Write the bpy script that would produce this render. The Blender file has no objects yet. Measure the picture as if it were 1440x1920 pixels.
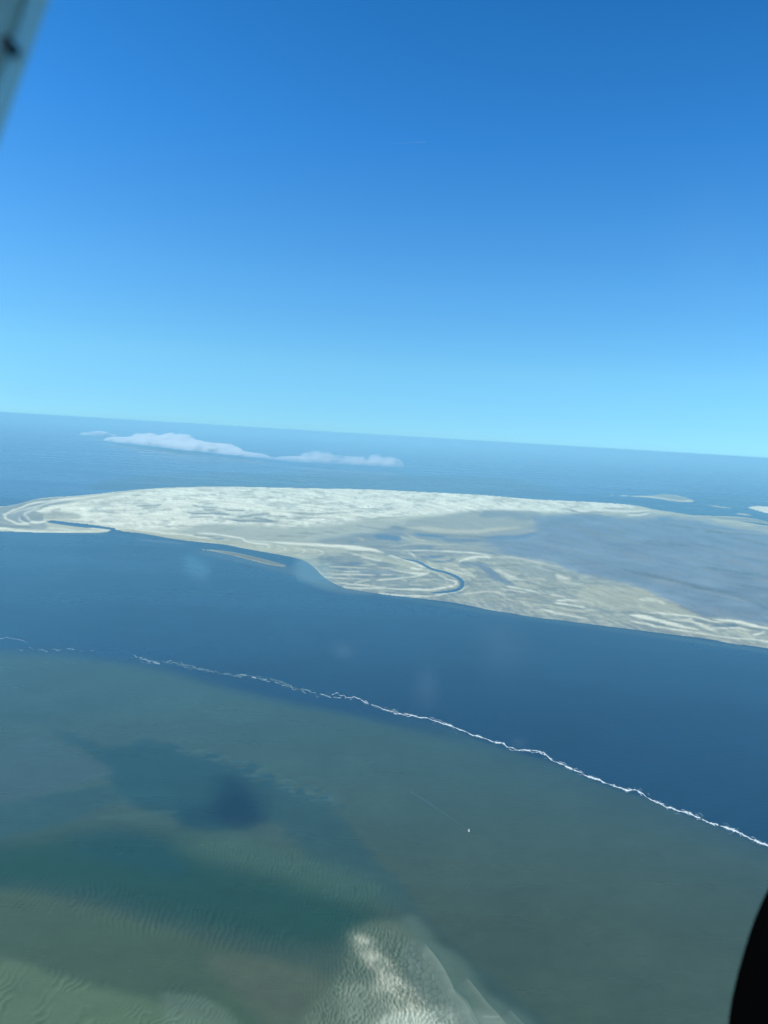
import bpy, bmesh, math, random
import numpy as np
from mathutils import Vector, Matrix

# ------------------------------------------------------------------ camera, sky, sun, exposure
scene = bpy.context.scene
COL = scene.collection
ALT = 700.0                     # flying height in metres
FPX = 1387.0                    # focal length in photo pixels (26 mm on a 36 mm high frame of 1920 px)
PITCH = math.radians(5.91)
ROLL = math.radians(3.42)
FWD = np.array([0.0, math.cos(PITCH), -math.sin(PITCH)])
R0 = np.array([1.0, 0.0, 0.0])
U0 = np.cross(R0, FWD)
RGT = R0 * math.cos(ROLL) + U0 * math.sin(ROLL)
UP = -R0 * math.sin(ROLL) + U0 * math.cos(ROLL)
EYE = np.array([0.0, 0.0, ALT])

cam_data = bpy.data.cameras.new('camera')
cam = bpy.data.objects.new('camera', cam_data)
COL.objects.link(cam)
cam.matrix_world = Matrix(((RGT[0], UP[0], -FWD[0], EYE[0]), (RGT[1], UP[1], -FWD[1], EYE[1]),
                           (RGT[2], UP[2], -FWD[2], EYE[2]), (0, 0, 0, 1)))
cam_data.sensor_fit = 'VERTICAL'
cam_data.sensor_height = 36.0
cam_data.lens = 26.0
cam_data.clip_start = 0.02
cam_data.clip_end = 900000.0
cam_data.dof.use_dof = True
cam_data.dof.focus_distance = 3000.0
cam_data.dof.aperture_fstop = 8.0
scene.camera = cam

SUN_EL, SUN_AZ = math.radians(44), math.radians(-100)     # azimuth from +Y (view direction), negative = to the left
world = bpy.data.worlds.new('World')
scene.world = world
world.use_nodes = True
wn, wl = world.node_tree.nodes, world.node_tree.links
wn.clear()
sky = wn.new('ShaderNodeTexSky')
sky.sky_type = 'NISHITA'
sky.sun_disc = False
sky.sun_elevation = SUN_EL
sky.sun_rotation = SUN_AZ
sky.altitude = 700
sky.air_density = 1.0
sky.dust_density = 0.25
sky.ozone_density = 3.5
tc = wn.new('ShaderNodeTexCoord')
sep = wn.new('ShaderNodeSeparateXYZ')
addz = wn.new('ShaderNodeMath'); addz.operation = 'ADD'; addz.inputs[1].default_value = 0.03
mx = wn.new('ShaderNodeMath'); mx.operation = 'MAXIMUM'; mx.inputs[1].default_value = 0.012
comb = wn.new('ShaderNodeCombineXYZ')
wl.new(tc.outputs['Generated'], sep.inputs[0])
wl.new(sep.outputs['X'], comb.inputs['X']); wl.new(sep.outputs['Y'], comb.inputs['Y'])
wl.new(sep.outputs['Z'], addz.inputs[0]); wl.new(addz.outputs[0], mx.inputs[0]); wl.new(mx.outputs[0], comb.inputs['Z'])
wl.new(comb.outputs[0], sky.inputs['Vector'])
# colour correction fitted to the target sky colours, by height above the horizon
ramp = wn.new('ShaderNodeValToRGB')
sepn = wn.new('ShaderNodeSeparateXYZ'); nrm = wn.new('ShaderNodeVectorMath'); nrm.operation = 'NORMALIZE'
wl.new(tc.outputs['Generated'], nrm.inputs[0]); wl.new(nrm.outputs[0], sepn.inputs[0]); wl.new(sepn.outputs['Z'], ramp.inputs['Fac'])
KEYS = [(.0, (.585, 1.16, 1.66)), (.03, (.62, 1.19, 1.57)), (.09, (.72, 1.35, 1.55)), (.193, (.62, 1.38, 1.74)), (.355, (.34, 1.26, 1.90)), (.513, (.195, 1.08, 1.69)), (1.0, (.15, .92, 1.5))]
for _ in range(len(KEYS) - 2): ramp.color_ramp.elements.new(.5)
for e, (pos, c) in zip(ramp.color_ramp.elements, KEYS): e.position = pos; e.color = (c[0] / 2, c[1] / 2, c[2] / 2, 1)
ml = wn.new('ShaderNodeVectorMath'); ml.operation = 'MULTIPLY'
wl.new(sky.outputs[0], ml.inputs[0]); wl.new(ramp.outputs['Color'], ml.inputs[1])
SKY_STRENGTH = 0.1
bg = wn.new('ShaderNodeBackground'); bg.inputs['Strength'].default_value = SKY_STRENGTH * 2
wo = wn.new('ShaderNodeOutputWorld')
wl.new(ml.outputs[0], bg.inputs['Color']); wl.new(bg.outputs[0], wo.inputs['Surface'])

sun_data = bpy.data.lights.new('sun', 'SUN')
sun_data.energy = 4.9
sun_data.angle = math.radians(0.5)
sun_data.color = (1.0, 0.93, 0.79)
sun = bpy.data.objects.new('sun', sun_data)
COL.objects.link(sun)
SUN_DIR = Vector((math.cos(SUN_EL) * math.sin(SUN_AZ), math.cos(SUN_EL) * math.cos(SUN_AZ), math.sin(SUN_EL)))
sun.rotation_euler = SUN_DIR.to_track_quat('Z', 'Y').to_euler()

scene.view_settings.view_transform = 'Standard'
scene.view_settings.look = 'None'
scene.view_settings.exposure = 0.0
scene.view_settings.gamma = 1.0
scene.cycles.volume_bounces = 8
scene.cycles.volume_step_rate = 0.25
scene.cycles.volume_max_steps = 512
scene.cycles.max_bounces = 10
scene.cycles.transparent_max_bounces = 24
scene.cycles.use_denoising = True

# ------------------------------------------------------------------ helpers: ground <-> image pixels
# Ground features below are traced in image coordinates: one unit is one
# image pixel, projected onto ground coordinates (metres, z = 0) by on_ground().
def on_ground(u, v, z=0.0):
    d = FPX * FWD + (u - 720.0) * RGT - (v - 960.0) * UP
    t = (z - ALT) / d[2]
    return EYE + d * t

def px_dir(u, v):
    d = FPX * FWD + (u - 720.0) * RGT - (v - 960.0) * UP
    return d / np.linalg.norm(d)

def to_image_px(x, y, z=0.0):
    dx, dy, dz = x - EYE[0], y - EYE[1], z - EYE[2]
    f = dx * FWD[0] + dy * FWD[1] + dz * FWD[2]
    r = dx * RGT[0] + dy * RGT[1] + dz * RGT[2]
    u = dx * UP[0] + dy * UP[1] + dz * UP[2]
    ok = f > 1e-3
    f = np.where(ok, f, 1e-3)
    return 720.0 + FPX * r / f, 960.0 - FPX * u / f, ok

CX0, CY0, CW, CH = -130, 780, 2050, 1400
GY, GX = np.mgrid[0:CH, 0:CW].astype(np.float32)
GX += CX0; GY += CY0

_rng = np.random.RandomState(7)
_TAB = _rng.rand(256, 256).astype(np.float32)
def vnoise(x, y, s=0):
    xi = np.floor(x).astype(np.int64); yi = np.floor(y).astype(np.int64)
    fx = (x - xi).astype(np.float32); fy = (y - yi).astype(np.float32)
    fx = fx * fx * (3 - 2 * fx); fy = fy * fy * (3 - 2 * fy)
    xi = xi + s * 37; yi = yi + s * 101
    a = _TAB[yi & 255, xi & 255]; b = _TAB[yi & 255, (xi + 1) & 255]
    c = _TAB[(yi + 1) & 255, xi & 255]; d = _TAB[(yi + 1) & 255, (xi + 1) & 255]
    return (a + (b - a) * fx) * (1 - fy) + (c + (d - c) * fx) * fy
def fbm(x, y, o=4, s=0, g=0.5):
    r = 0; a = 1.0; t = 0
    for i in range(o):
        r = r + a * vnoise(x * 2 ** i, y * 2 ** i, s + i * 5); t += a; a *= g
    return r / t
def sstep(a, b, x):
    t = np.clip((x - a) / (b - a), 0, 1)
    return t * t * (3 - 2 * t)
def blur(a, rx, ry=None, n=2):
    ry = rx if ry is None else ry
    for _ in range(n):
        for ax, r in ((1, int(rx)), (0, int(ry))):
            if r < 1: continue
            p = np.pad(a, [(r + 1, r) if k == ax else (0, 0) for k in range(2)], mode='edge')
            c = np.cumsum(p, axis=ax, dtype=np.float64)
            k = 2 * r + 1
            a = ((c[:, k:] - c[:, :-k]) if ax == 1 else (c[k:, :] - c[:-k, :])) / k
    return a.astype(np.float32)

CROPS = {'A': (0, 880, 5.54), 'B': (250, 890, 5.54), 'C': (500, 890, 5.54), 'D': (750, 890, 5.54),
         'E': (1000, 900, 6.545), 'F': (1200, 900, 6.0), 'G': (640, 1000, 5.54), 'H': (1180, 1060, 5.54),
         'I': (860, 1020, 6.0), 'J': (480, 960, 3.0), 'K': (960, 960, 3.0), 'P': (0, 0, 1.0),
         'N': (740, 1700, 5.54), 'Q': (0, 1180, 3.0), 'R': (0, 1540, 3.0), 'V': (400, 1540, 3.0)}
def tr(crop, pts):
    x0, y0, s = CROPS[crop]
    return [(x0 + p[0] / s, y0 + p[1] / s) for p in pts]
def spline(pts, step=2.0):
    P = np.array(pts, float)
    if len(P) < 3:
        n = max(2, int(np.linalg.norm(P[1] - P[0]) / step) + 1)
        t = np.linspace(0, 1, n)[:, None]
        return P[0] * (1 - t) + P[1] * t
    E = np.vstack([2 * P[0] - P[1], P, 2 * P[-1] - P[-2]])
    out = []
    for i in range(1, len(E) - 2):
        p0, p1, p2, p3 = E[i - 1], E[i], E[i + 1], E[i + 2]
        n = max(2, int(np.linalg.norm(p2 - p1) / step) + 1)
        t = np.linspace(0, 1, n, endpoint=False)[:, None]
        out.append(0.5 * (2 * p1 + (p2 - p0) * t + (2 * p0 - 5 * p1 + 4 * p2 - p3) * t * t + (3 * p1 - p0 - 3 * p2 + p3) * t ** 3))
    out.append(P[-1:])
    return np.vstack(out)
def stroke_cov(crop, pts, w, soft=0.8, taper=True, close=False):
    """coverage raster (box, array) of a brush line; w is a width or a list of widths along it"""
    Q = spline(tr(crop, pts), 2.0)
    n = len(Q); t = np.linspace(0, 1, n)
    W = np.interp(t, np.linspace(0, 1, len(w)), w) if isinstance(w, (list, tuple)) else np.full(n, float(w))
    if taper: W = W * np.clip(np.minimum(t, 1 - t) * 6 + 0.25, 0, 1)
    m = W.max() / 2 + soft + 2
    x0 = int(max(0, Q[:, 0].min() - m - CX0)); x1 = int(min(CW, Q[:, 0].max() + m - CX0 + 1))
    y0 = int(max(0, Q[:, 1].min() - m - CY0)); y1 = int(min(CH, Q[:, 1].max() + m - CY0 + 1))
    if x1 <= x0 or y1 <= y0: return None
    C = np.zeros((y1 - y0, x1 - x0), np.float32)
    for i in range(n - 1):
        a, b = Q[i], Q[i + 1]; wa, wb = W[i], W[i + 1]
        r = max(wa, wb) / 2 + soft + 1
        ax = int(max(x0, min(a[0], b[0]) - r - CX0)); bx = int(min(x1, max(a[0], b[0]) + r - CX0 + 2))
        ay = int(max(y0, min(a[1], b[1]) - r - CY0)); by = int(min(y1, max(a[1], b[1]) + r - CY0 + 2))
        if bx <= ax or by <= ay: continue
        X = GX[ay:by, ax:bx]; Y = GY[ay:by, ax:bx]
        d = b - a; L = max(1e-6, float(d @ d))
        s = np.clip(((X - a[0]) * d[0] + (Y - a[1]) * d[1]) / L, 0, 1)
        D = np.hypot(X - a[0] - s * d[0], Y - a[1] - s * d[1])
        c = np.clip(((wa + (wb - wa) * s) / 2 - D) / soft + 0.5, 0, 1)
        S = C[ay - y0:by - y0, ax - x0:bx - x0]
        np.maximum(S, c, out=S)
    return (slice(y0, y1), slice(x0, x1)), C
def poly_mask(crop, pts, soft=0, smooth=True):
    P = tr(crop, pts)
    if smooth:
        P = [tuple(q) for q in spline(P + [P[0]], 3.0)][:-1]
    P = np.array(P)
    M = np.zeros((CH, CW), bool)
    y0 = int(max(0, P[:, 1].min() - CY0 - 1)); y1 = int(min(CH, P[:, 1].max() - CY0 + 2))
    for r in range(y0, y1):
        y = r + CY0 + 0.01
        a = P; b = np.roll(P, -1, axis=0)
        k = (a[:, 1] <= y) != (b[:, 1] <= y)
        if not k.any(): continue
        xs = np.sort(a[k, 0] + (y - a[k, 1]) * (b[k, 0] - a[k, 0]) / (b[k, 1] - a[k, 1])) - CX0
        for i in range(0, len(xs) - 1, 2):
            M[r, int(max(0, math.ceil(xs[i]))):int(max(0, min(CW, math.floor(xs[i + 1]) + 1)))] = True
    M = M.astype(np.float32)
    if soft: M = blur(M, soft, max(1, int(soft * 0.6)) if soft > 2 else soft)
    return M

class Layer:
    def __init__(s, base, wet):
        s.c = np.empty((CH, CW, 3), np.float32); s.c[:] = base
        s.w = np.full((CH, CW), wet, np.float32)
    def mix(s, M, col, wet=None, box=None):
        box = box or (slice(None), slice(None))
        s.c[box] += (np.array(col, np.float32) - s.c[box]) * M[..., None]
        if wet is not None: s.w[box] += (wet - s.w[box]) * M
    def stroke(s, crop, pts, w, col, a=1.0, wet=None, soft=1.0, taper=True):
        r = stroke_cov(crop, pts, w, soft, taper)
        if r: s.mix(r[1] * a, col, wet, r[0])
    def poly(s, crop, pts, col, a=1.0, wet=None, soft=2, tex=None):
        M = poly_mask(crop, pts, soft) * a
        if tex is not None: M = M * tex
        s.mix(M, col, wet)

# ------------------------------------------------------------------ ground colours (albedo)
B = (.72, .735, .56); M_ = (.45, .48, .36); G = (.27, .30, .24); D = (.14, .175, .165); O = (.36, .34, .22)
FLATC = (.185, .235, .245); POND = (.07, .13, .19)

N1 = fbm(GX / 26, GY / 5.0, 4, 1); N2 = fbm(GX / 9, GY / 2.2, 3, 9); N3 = fbm(GX / 70, GY / 14, 3, 17)
land = Layer(M_, 0.15)
# the big dry sand plain
main_poly = [(-80, 953), (0, 950), (35, 944), (80, 934), (140, 930), (200, 924), (260, 918), (330, 914), (420, 912.5), (500, 914), (600, 916),
             (700, 918), (800, 923), (900, 928), (1000, 936), (1080, 940), (1150, 944), (1200, 949), (1225, 955), (1260, 960), (1300, 966),
             (1360, 973), (1440, 986), (1600, 1012), (1990, 1085), (1990, 1340), (1600, 1250), (1440, 1216), (1380, 1208), (1320, 1197), (1260, 1190), (1200, 1182), (1120, 1172),
             (1060, 1164), (1000, 1157), (960, 1150), (920, 1144), (850, 1130), (760, 1119), (700, 1112), (660, 1105), (650, 1104), (626, 1094), (606, 1081), (592, 1067), (576, 1055), (553, 1046),
             (500, 1036), (450, 1027), (420, 1021), (370, 1016), (330, 1011), (300, 1006), (265, 1000), (235, 997), (216, 993), (209, 994.5),
             (195, 998.5), (150, 999.5), (60, 998), (0, 996), (-80, 992)]
land_mask = poly_mask('P', main_poly, 0)
inlet = poly_mask('A', [(480, 535), (560, 530), (700, 548), (900, 568), (1050, 590), (1200, 612), (1190, 632), (1000, 610), (850, 603), (640, 575), (500, 552)], 0, False)
land_mask *= 1 - inlet
cr = stroke_cov('G', [(500, 180), (560, 230), (680, 272), (790, 292), (880, 340), (960, 378), (1080, 405), (1180, 445), (1235, 480), (1262, 520), (1235, 570), (1150, 600), (1000, 615), (850, 622)],
                [.6, 1, 2, 3, 4, 4, 3.6, 4.2, 6, 6.4, 5, 3.6, 2, 1], 0.8, False)
land_mask[cr[0]] *= 1 - cr[1]

dry = poly_mask('P', [(60, 975), (70, 962), (120, 948), (190, 936), (260, 924), (330, 916), (500, 914), (800, 922), (1000, 935), (1150, 944), (1190, 950), (1150, 958), (1080, 961),
                      (1000, 958), (930, 957), (880, 961), (800, 965), (760, 968), (700, 972), (620, 985), (560, 990), (480, 984), (400, 984), (330, 992), (240, 992), (180, 984), (110, 976)], 6)
land.mix(np.clip(dry * 1.5, 0, 1), B, 0.0)
land.poly('P', [(330, 1000), (400, 985), (520, 990), (620, 985), (740, 975), (780, 990), (700, 1005), (640, 1020), (560, 1025), (450, 1015)], (.38, .42, .35), .9, .2, 5)
land.poly('P', [(600, 1040), (680, 1040), (780, 1070), (880, 1090), (900, 1150), (800, 1120), (640, 1100), (600, 1070)], (.205, .255, .235), .95, .55, 5)
land.poly('P', [(740, 985), (700, 1000), (640, 1006), (590, 1018), (700, 1035), (760, 1060), (860, 1045), (1000, 1050), (1000, 1005), (860, 998), (780, 996)], (.21, .26, .26), .9, .55, 5)
land.poly('P', [(900, 1040), (1000, 1050), (1080, 1075), (1200, 1110), (1300, 1155), (1440, 1175), (1440, 1215), (1200, 1182), (1000, 1157), (870, 1135)], (.26, .30, .26), .95, .4, 4)
# shallow pooled flat on the right
flat = poly_mask('P', [(985, 993), (1003, 978), (992, 968), (1030, 966), (1100, 963), (1180, 968), (1240, 968), (1300, 972), (1380, 986), (1440, 992), (1620, 1024), (1960, 1100),
                       (1960, 1290), (1620, 1212), (1450, 1178), (1380, 1166), (1310, 1157), (1270, 1140), (1235, 1122), (1180, 1100), (1120, 1086), (1070, 1072), (1020, 1055), (960, 1044), (930, 1030), (905, 1010), (930, 1001)], 8)
flat = np.clip(flat + (N1 - .5) * .8 * (flat > .05) * (flat < .95), 0, 1)
land.mix(flat, FLATC, 0.75)
land.c *= (1 + (N3[..., None] - .5) * .5 * flat[..., None])
fs = fbm(GX / 60, (GY - .22 * GX) / 4.5, 4, 201); fs2 = 1 - np.abs(2 * fbm(GX / 44, (GY - .25 * GX) / 7, 4, 211) - 1)
land.c *= (1 + (fs - .5) * .45 * flat)[..., None]
land.mix(sstep(.93, .99, fs2) * flat * .35, (.09, .13, .13), .6)
fs3 = fbm((GX + GY) / 90, (GY - .24 * GX) / 6, 4, 217)
land.mix(sstep(.56, .72, fs3) * flat * .35, (.27, .29, .26), .5)
# wet margin along the near beach
land.stroke('P', [(500, 1038), (560, 1050), (596, 1066), (620, 1088), (660, 1104), (760, 1118), (900, 1140), (1000, 1156), (1120, 1171), (1260, 1189), (1440, 1215), (1600, 1245)], [4, 10, 16, 14, 10, 10, 9, 8, 8], (.19, .24, .24), .85, .7, 7, False)
# many fine curved drift ridges on the near beach
nb = sstep(1012, 1040, GY - .06 * (GX - 600)) * (1 - flat) * sstep(520, 640, GX)
sl = np.interp(GX, [500, 800, 1000, 1440], [.02, .05, .16, .23])
rg = 1 - np.abs(2 * fbm((GX + 3 * GY) / 80, (GY - sl * GX + 5 * np.sin(GX / 60)) / 6.5, 4, 221, .55) - 1)
land.mix(sstep(.88, .97, rg) * nb * .65, (.52, .54, .42), .1)
rg = 1 - np.abs(2 * fbm((GX + 2 * GY) / 60, (GY - sl * GX + 4 * np.sin(GX / 50)) / 5, 4, 231, .55) - 1)
land.mix(sstep(.90, .98, rg) * nb * .6, (.13, .18, .19), .7)
T = land.stroke
# mottles over the plain
mot = dry * sstep(.50, .66, N2 * .55 + N1 * .45)
land.mix(mot * .5, G, .2)
mot2 = dry * sstep(.45, .72, N1) * sstep(935, 950, GY) * sstep(1100, 700, GX)
land.mix(mot2 * .35, (.33, .40, .36), .1)
mot3 = sstep(.5, .75, fbm(GX / 14, GY / 2.6, 3, 31)) * sstep(330, 420, GX) * sstep(900, 700, GX) * sstep(960, 975, GY) * sstep(1030, 1010, GY)
land.mix(mot3 * .4, G, .3)
mot4 = (1 - dry) * sstep(.48, .8, fbm(GX / 60 + GY / 30, GY / 2.4, 4, 77)) * (1 - flat) * sstep(1000, 1030, GY + GX * 0)
land.mix(mot4 * .5, M_, .15)
mot5 = (1 - dry) * sstep(.5, .8, fbm(GX / 60 + GY / 30, GY / 2.0, 4, 57)) * (1 - flat) * sstep(1000, 1030, GY)
land.mix(mot5 * .5, D, .6)

# left ring spit
land.poly('A', [(-300, 390), (0, 385), (200, 345), (500, 305), (900, 280), (760, 330), (500, 400), (440, 520), (480, 560), (440, 620), (0, 610), (-300, 600)], (.27, .32, .30), 1, .4, 1)
T('A', [(-400, 430), (-200, 415), (0, 385), (60, 368), (170, 350), (300, 312), (420, 297), (560, 290), (760, 278), (900, 265), (1050, 243), (1200, 233), (1440, 218), (1700, 205)], 2.0, B, .8, .1, 1, False)
T('A', [(1440, 228), (1200, 243), (1000, 268), (860, 281), (640, 300), (460, 318), (330, 338), (180, 385), (60, 440)], 1.6, D, .8, .6)
T('A', [(1440, 240), (1200, 255), (1000, 277), (860, 292), (640, 312), (460, 337), (330, 352), (240, 387), (150, 424), (80, 460), (52, 490), (70, 520), (130, 550), (200, 570), (310, 567)], [2, 3, 3, 3.4, 3], B, 1, 0, 1, False)
T('A', [(900, 305), (640, 326), (520, 348), (400, 388), (280, 412), (170, 446), (105, 480)], [3, 3, 2.6, 2], B, .9, 0)
T('A', [(640, 318), (500, 333), (380, 366), (260, 398), (150, 440)], 1.0, D, .6, .5)
T('A', [(640, 345), (560, 362), (430, 400), (330, 425)], 1.2, G, .8, .3)
T('A', [(90, 480), (105, 515), (150, 540)], 2.2, G, .9, .5)
T('A', [(215, 488), (240, 520), (285, 545)], 3.0, D, .9, .5)
T('A', [(690, 370), (560, 400), (440, 440), (360, 440)], [5, 8, 9, 4], B, 1, 0)
T('A', [(440, 405), (330, 430), (262, 470), (290, 510), (340, 540)], 2.2, B, .8, 0)
T('A', [(195, 500), (225, 540), (300, 566)], 2.6, B, .9, 0)
T('A', [(320, 548), (400, 555), (470, 545)], 5, B, 1, 0)
land.poly('A', [(330, 450), (480, 460), (640, 440), (820, 470), (820, 520), (600, 525), (430, 520), (320, 500)], G, .65, .3, 3)
T('A', [(-400, 590), (0, 618), (200, 637), (400, 648), (640, 655), (900, 650), (1150, 636)], [4, 4, 4, 3.4, 3.4, 3.4, 2.2], B, .95, 0, 1)
T('A', [(-100, 590), (200, 602), (350, 599)], 1.6, D, .8, .5)
T('A', [(-300, 540), (0, 552), (90, 570), (300, 585), (480, 600)], 2, M_, .7, .1)
T('A', [(480, 608), (640, 625), (780, 640)], 2, B, .8, 0)
T('A', [(940, 615), (1050, 625), (1160, 635)], 2.2, B, .9, 0)
T('A', [(560, 528), (800, 545), (1000, 572), (1200, 602), (1400, 615)], 1.8, (.42, .42, .33), .8, .1)
T('A', [(1180, 600), (1300, 605), (1400, 610)], 1.2, D, .6, .4)
T('A', [(1000, 570), (1100, 580), (1200, 595), (1440, 612)], 2.5, B, .8, 0)
# dark wet hollows of the plain
for p, w in (([(20, 330), (150, 325), (290, 315)], 2.6), ([(600, 320), (700, 335), (850, 345)], 2), ([(720, 360), (840, 370)], 3), ([(550, 400), (700, 405), (850, 400), (1000, 415)], 5.5),
             ([(950, 370), (1150, 380)], 3), ([(1080, 440), (1200, 430), (1400, 410)], 4), ([(1000, 475), (1250, 480), (1470, 490)], 5), ([(1250, 455), (1400, 470)], 4.5),
             ([(570, 460), (640, 450), (830, 440)], 1.8), ([(700, 210), (780, 225)], 1), ([(800, 210), (860, 212)], 1.2), ([(-40, 218), (90, 215)], 1.5), ([(1250, 500), (1440, 480)], 2)):
    T('B', p, w, (.15, .20, .20), .85, .5, 1.4)
    T('B', [(x + 12, y - 6 - i) for i, (x, y) in enumerate(p)], w * .35, B, .5, .1, .8)
T('B', [(250, 560), (480, 540), (700, 545), (950, 520)], 3, G, .5, .3, 2)
T('B', [(0, 578), (200, 592), (400, 615), (560, 628), (700, 655), (820, 672)], 2.6, B, .9, 0)
T('B', [(660, 610), (850, 620), (1000, 645), (1120, 665), (1200, 700), (1440, 735)], 3.2, B, .95, 0)
T('B', [(1200, 685), (1440, 703)], 1.5, B, .8, 0)
T('B', [(630, 630), (750, 648), (860, 652)], 2, D, .8, .4)
T('B', [(850, 670), (940, 673)], 1.8, POND, .8, .9)
T('B', [(-120, 590), (20, 600), (200, 622), (400, 650), (560, 672), (800, 690), (1000, 715), (1300, 755)], 1.8, O, .7, .3)
T('B', [(500, 600), (550, 580)], 1.2, D, .5, .3)
# centre
for p, w in (([(200, 400), (500, 410), (760, 395)], 3), ([(750, 360), (1000, 360), (1200, 372)], 1.6), ([(0, 480), (110, 500)], 5), ([(0, 430), (200, 440)], 2), ([(200, 460), (600, 450)], 2.4),
             ([(600, 600), (740, 605)], 2), ([(920, 530), (1100, 560), (1300, 580)], 2.4), ([(300, 610), (600, 620)], 2), ([(1000, 470), (1440, 440)], 2), ([(100, 640), (420, 650)], 1.6)):
    T('C', p, w, D, .6, .4, 1.8)
T('C', [(860, 620), (960, 632), (1200, 650), (1440, 640)], [4, 9, 14, 16], (.17, .22, .24), .6, .6, 4)
T('C', [(1300, 545), (1440, 560)], 7, D, .6, .6, 4)
T('C', [(1130, 645), (1250, 650), (1400, 680)], 6, POND, .6, .9, 2)
T('C', [(860, 700), (905, 703)], 3, POND, .6, .9, 1.5)
T('C', [(600, 730), (760, 700), (900, 690)], 4, G, .6, .4, 3)
T('C', [(950, 655), (1030, 680)], 2.2, M_, .8, .1)
T('C', [(0, 700), (360, 725), (600, 740), (800, 748), (1000, 765), (1100, 780)], [3, 3.4, 4.4, 5, 5, 3], B, .95, 0)
T('C', [(360, 740), (420, 750), (600, 760)], 2, G, .7, .3)
for i in range(9):   # small hooked ridges along the seaward shore
    x = 470 + i * 17
    T('P', [(x, 1018 + i * 1.9), (x + 10, 1021 + i * 1.9), (x + 16, 1024.5 + i * 1.9), (x + 6, 1027 + i * 2.2), (x + 2, 1030 + i * 2.4)], 1.7, B if i % 2 else M_, .75, .1)
    T('P', [(x + 4, 1020.5 + i * 1.9), (x + 12, 1024 + i * 1.9), (x + 4, 1027.5 + i * 2)], 1.3, D, .6, .4)
# tan ridge in front of the flat
land.poly('D', [(80, 480), (400, 430), (860, 370), (1250, 400), (1330, 470), (1430, 570), (1330, 625), (1000, 648), (700, 650), (400, 622), (120, 600), (50, 560)], (.29, .33, .29), .9, .25, 4)
land.poly('D', [(860, 380), (1100, 380), (1440, 390), (1440, 470), (1250, 480), (1100, 440), (850, 450)], (.17, .22, .235), .6, .55, 3)
T('D', [(80, 545), (300, 568), (500, 588), (800, 590), (1100, 560), (1250, 548)], [6, 8, 7, 7, 6, 4], (.46, .47, .36), .9, .1, 3)
T('D', [(150, 595), (500, 630), (800, 650), (1000, 645)], 1.6, D, .7, .5)
T('D', [(130, 625), (260, 630), (430, 640)], 4.5, POND, .9, .95)
T('D', [(860, 655), (1100, 655), (1300, 640), (1440, 600)], [3, 9, 8, 5], (.10, .15, .19), .7, .9, 3)
T('D', [(60, 600), (110, 650), (250, 690), (370, 710)], 2.6, M_, .9, .1)
T('D', [(0, 640), (100, 690), (300, 722), (450, 742)], 2.2, M_, .8, .1)
T('D', [(350, 700), (600, 735), (900, 760), (1100, 772)], 1.8, M_, .5, .2)
T('D', [(500, 680), (760, 690), (1050, 705), (1440, 740)], 3, D, .5, .7, 2)
# creek, its banks, spits and hooks
T('G', [(0, 145), (200, 168), (340, 180), (430, 203)], [5, 5, 5, 4], B, 1, 0)
T('G', [(40, 200), (200, 192), (400, 218)], 1.6, D, .6, .4)
T('G', [(0, 340), (300, 350), (500, 345)], 4, D, .7, .6, 2)
T('G', [(0, 400), (400, 415), (600, 405)], 8, (.2, .26, .27), .7, .6, 3)
T('G', [(300, 505), (600, 520), (900, 540), (1050, 530)], 8, (.24, .29, .27), .8, .4, 3)
T('G', [(490, 230), (600, 262), (700, 297), (800, 335), (865, 352)], [2.4, 2.4, 3, 4], B, 1, 0)
T('G', [(770, 335), (855, 352), (862, 366), (800, 378), (700, 362)], 3.8, B, .9, 0)
T('G', [(100, 215), (220, 240), (330, 275), (420, 292)], 4, B, .7, .05)
T('G', [(400, 265), (600, 305), (750, 345)], 9, M_, .8, .1, 3)
T('G', [(510, 372), (620, 402), (760, 424), (880, 424), (920, 405), (910, 388)], [2, 2.4, 3, 4, 4.5, 3], B, .95, 0)
T('G', [(560, 385), (700, 392), (850, 402)], 5, M_, .7, .1, 2)
T('G', [(880, 440), (700, 462), (500, 482), (350, 492)], [2, 2.4, 2.6, 3], B, .8, 0)
T('G', [(1020, 430), (1100, 480), (1170, 500), (1194, 520), (1170, 550), (1050, 575), (900, 590), (700, 586)], [2.4, 3, 3.6, 4.4, 4, 3.4, 2.6, 2], B, .95, 0)
T('G', [(0, 562), (200, 575), (400, 572), (600, 585), (850, 592)], [1.4, 2.6, 3, 2.4], B, .9, 0)
T('G', [(700, 506), (850, 496), (1000, 480)], 2, M_, .8, .1)
T('G', [(300, 498), (160, 510), (170, 532), (280, 545)], 1.8, B, .8, 0)
T('G', [(380, 622), (500, 640), (700, 652), (900, 656), (1100, 632), (1200, 602), (1300, 565), (1332, 540)], [2, 2.8, 2.6, 2.4, 2.2, 1.8], B, .9, 0)
T('G', [(900, 605), (1050, 588), (1180, 572)], 1.2, D, .8, .5)
T('G', [(1050, 360), (1180, 400), (1290, 430), (1400, 455)], 3.6, B, .7, .05)
T('G', [(1280, 430), (1340, 440), (1390, 472)], 5, M_, .8, .1)
T('G', [(1330, 480), (1440, 500), (1500, 505)], 1.6, D, .8, .5)
T('G', [(1420, 560), (1270, 635), (1440, 635)], 2, M_, .6, .1)
for p, w in (([(-120, 350), (180, 360), (310, 367)], 1.6), ([(-100, 425), (200, 432), (350, 438)], 2.2), ([(20, 400), (200, 405)], 2.4), ([(-200, 455), (100, 472), (340, 490)], 1.6), ([(380, 360), (520, 365)], 2),
             ([(400, 436), (530, 440)], 2.6), ([(-60, 520), (100, 530), (150, 545)], 2), ([(700, 535), (900, 555)], 1.6)):
    T('G', p, w, B, .75, .05)
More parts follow.
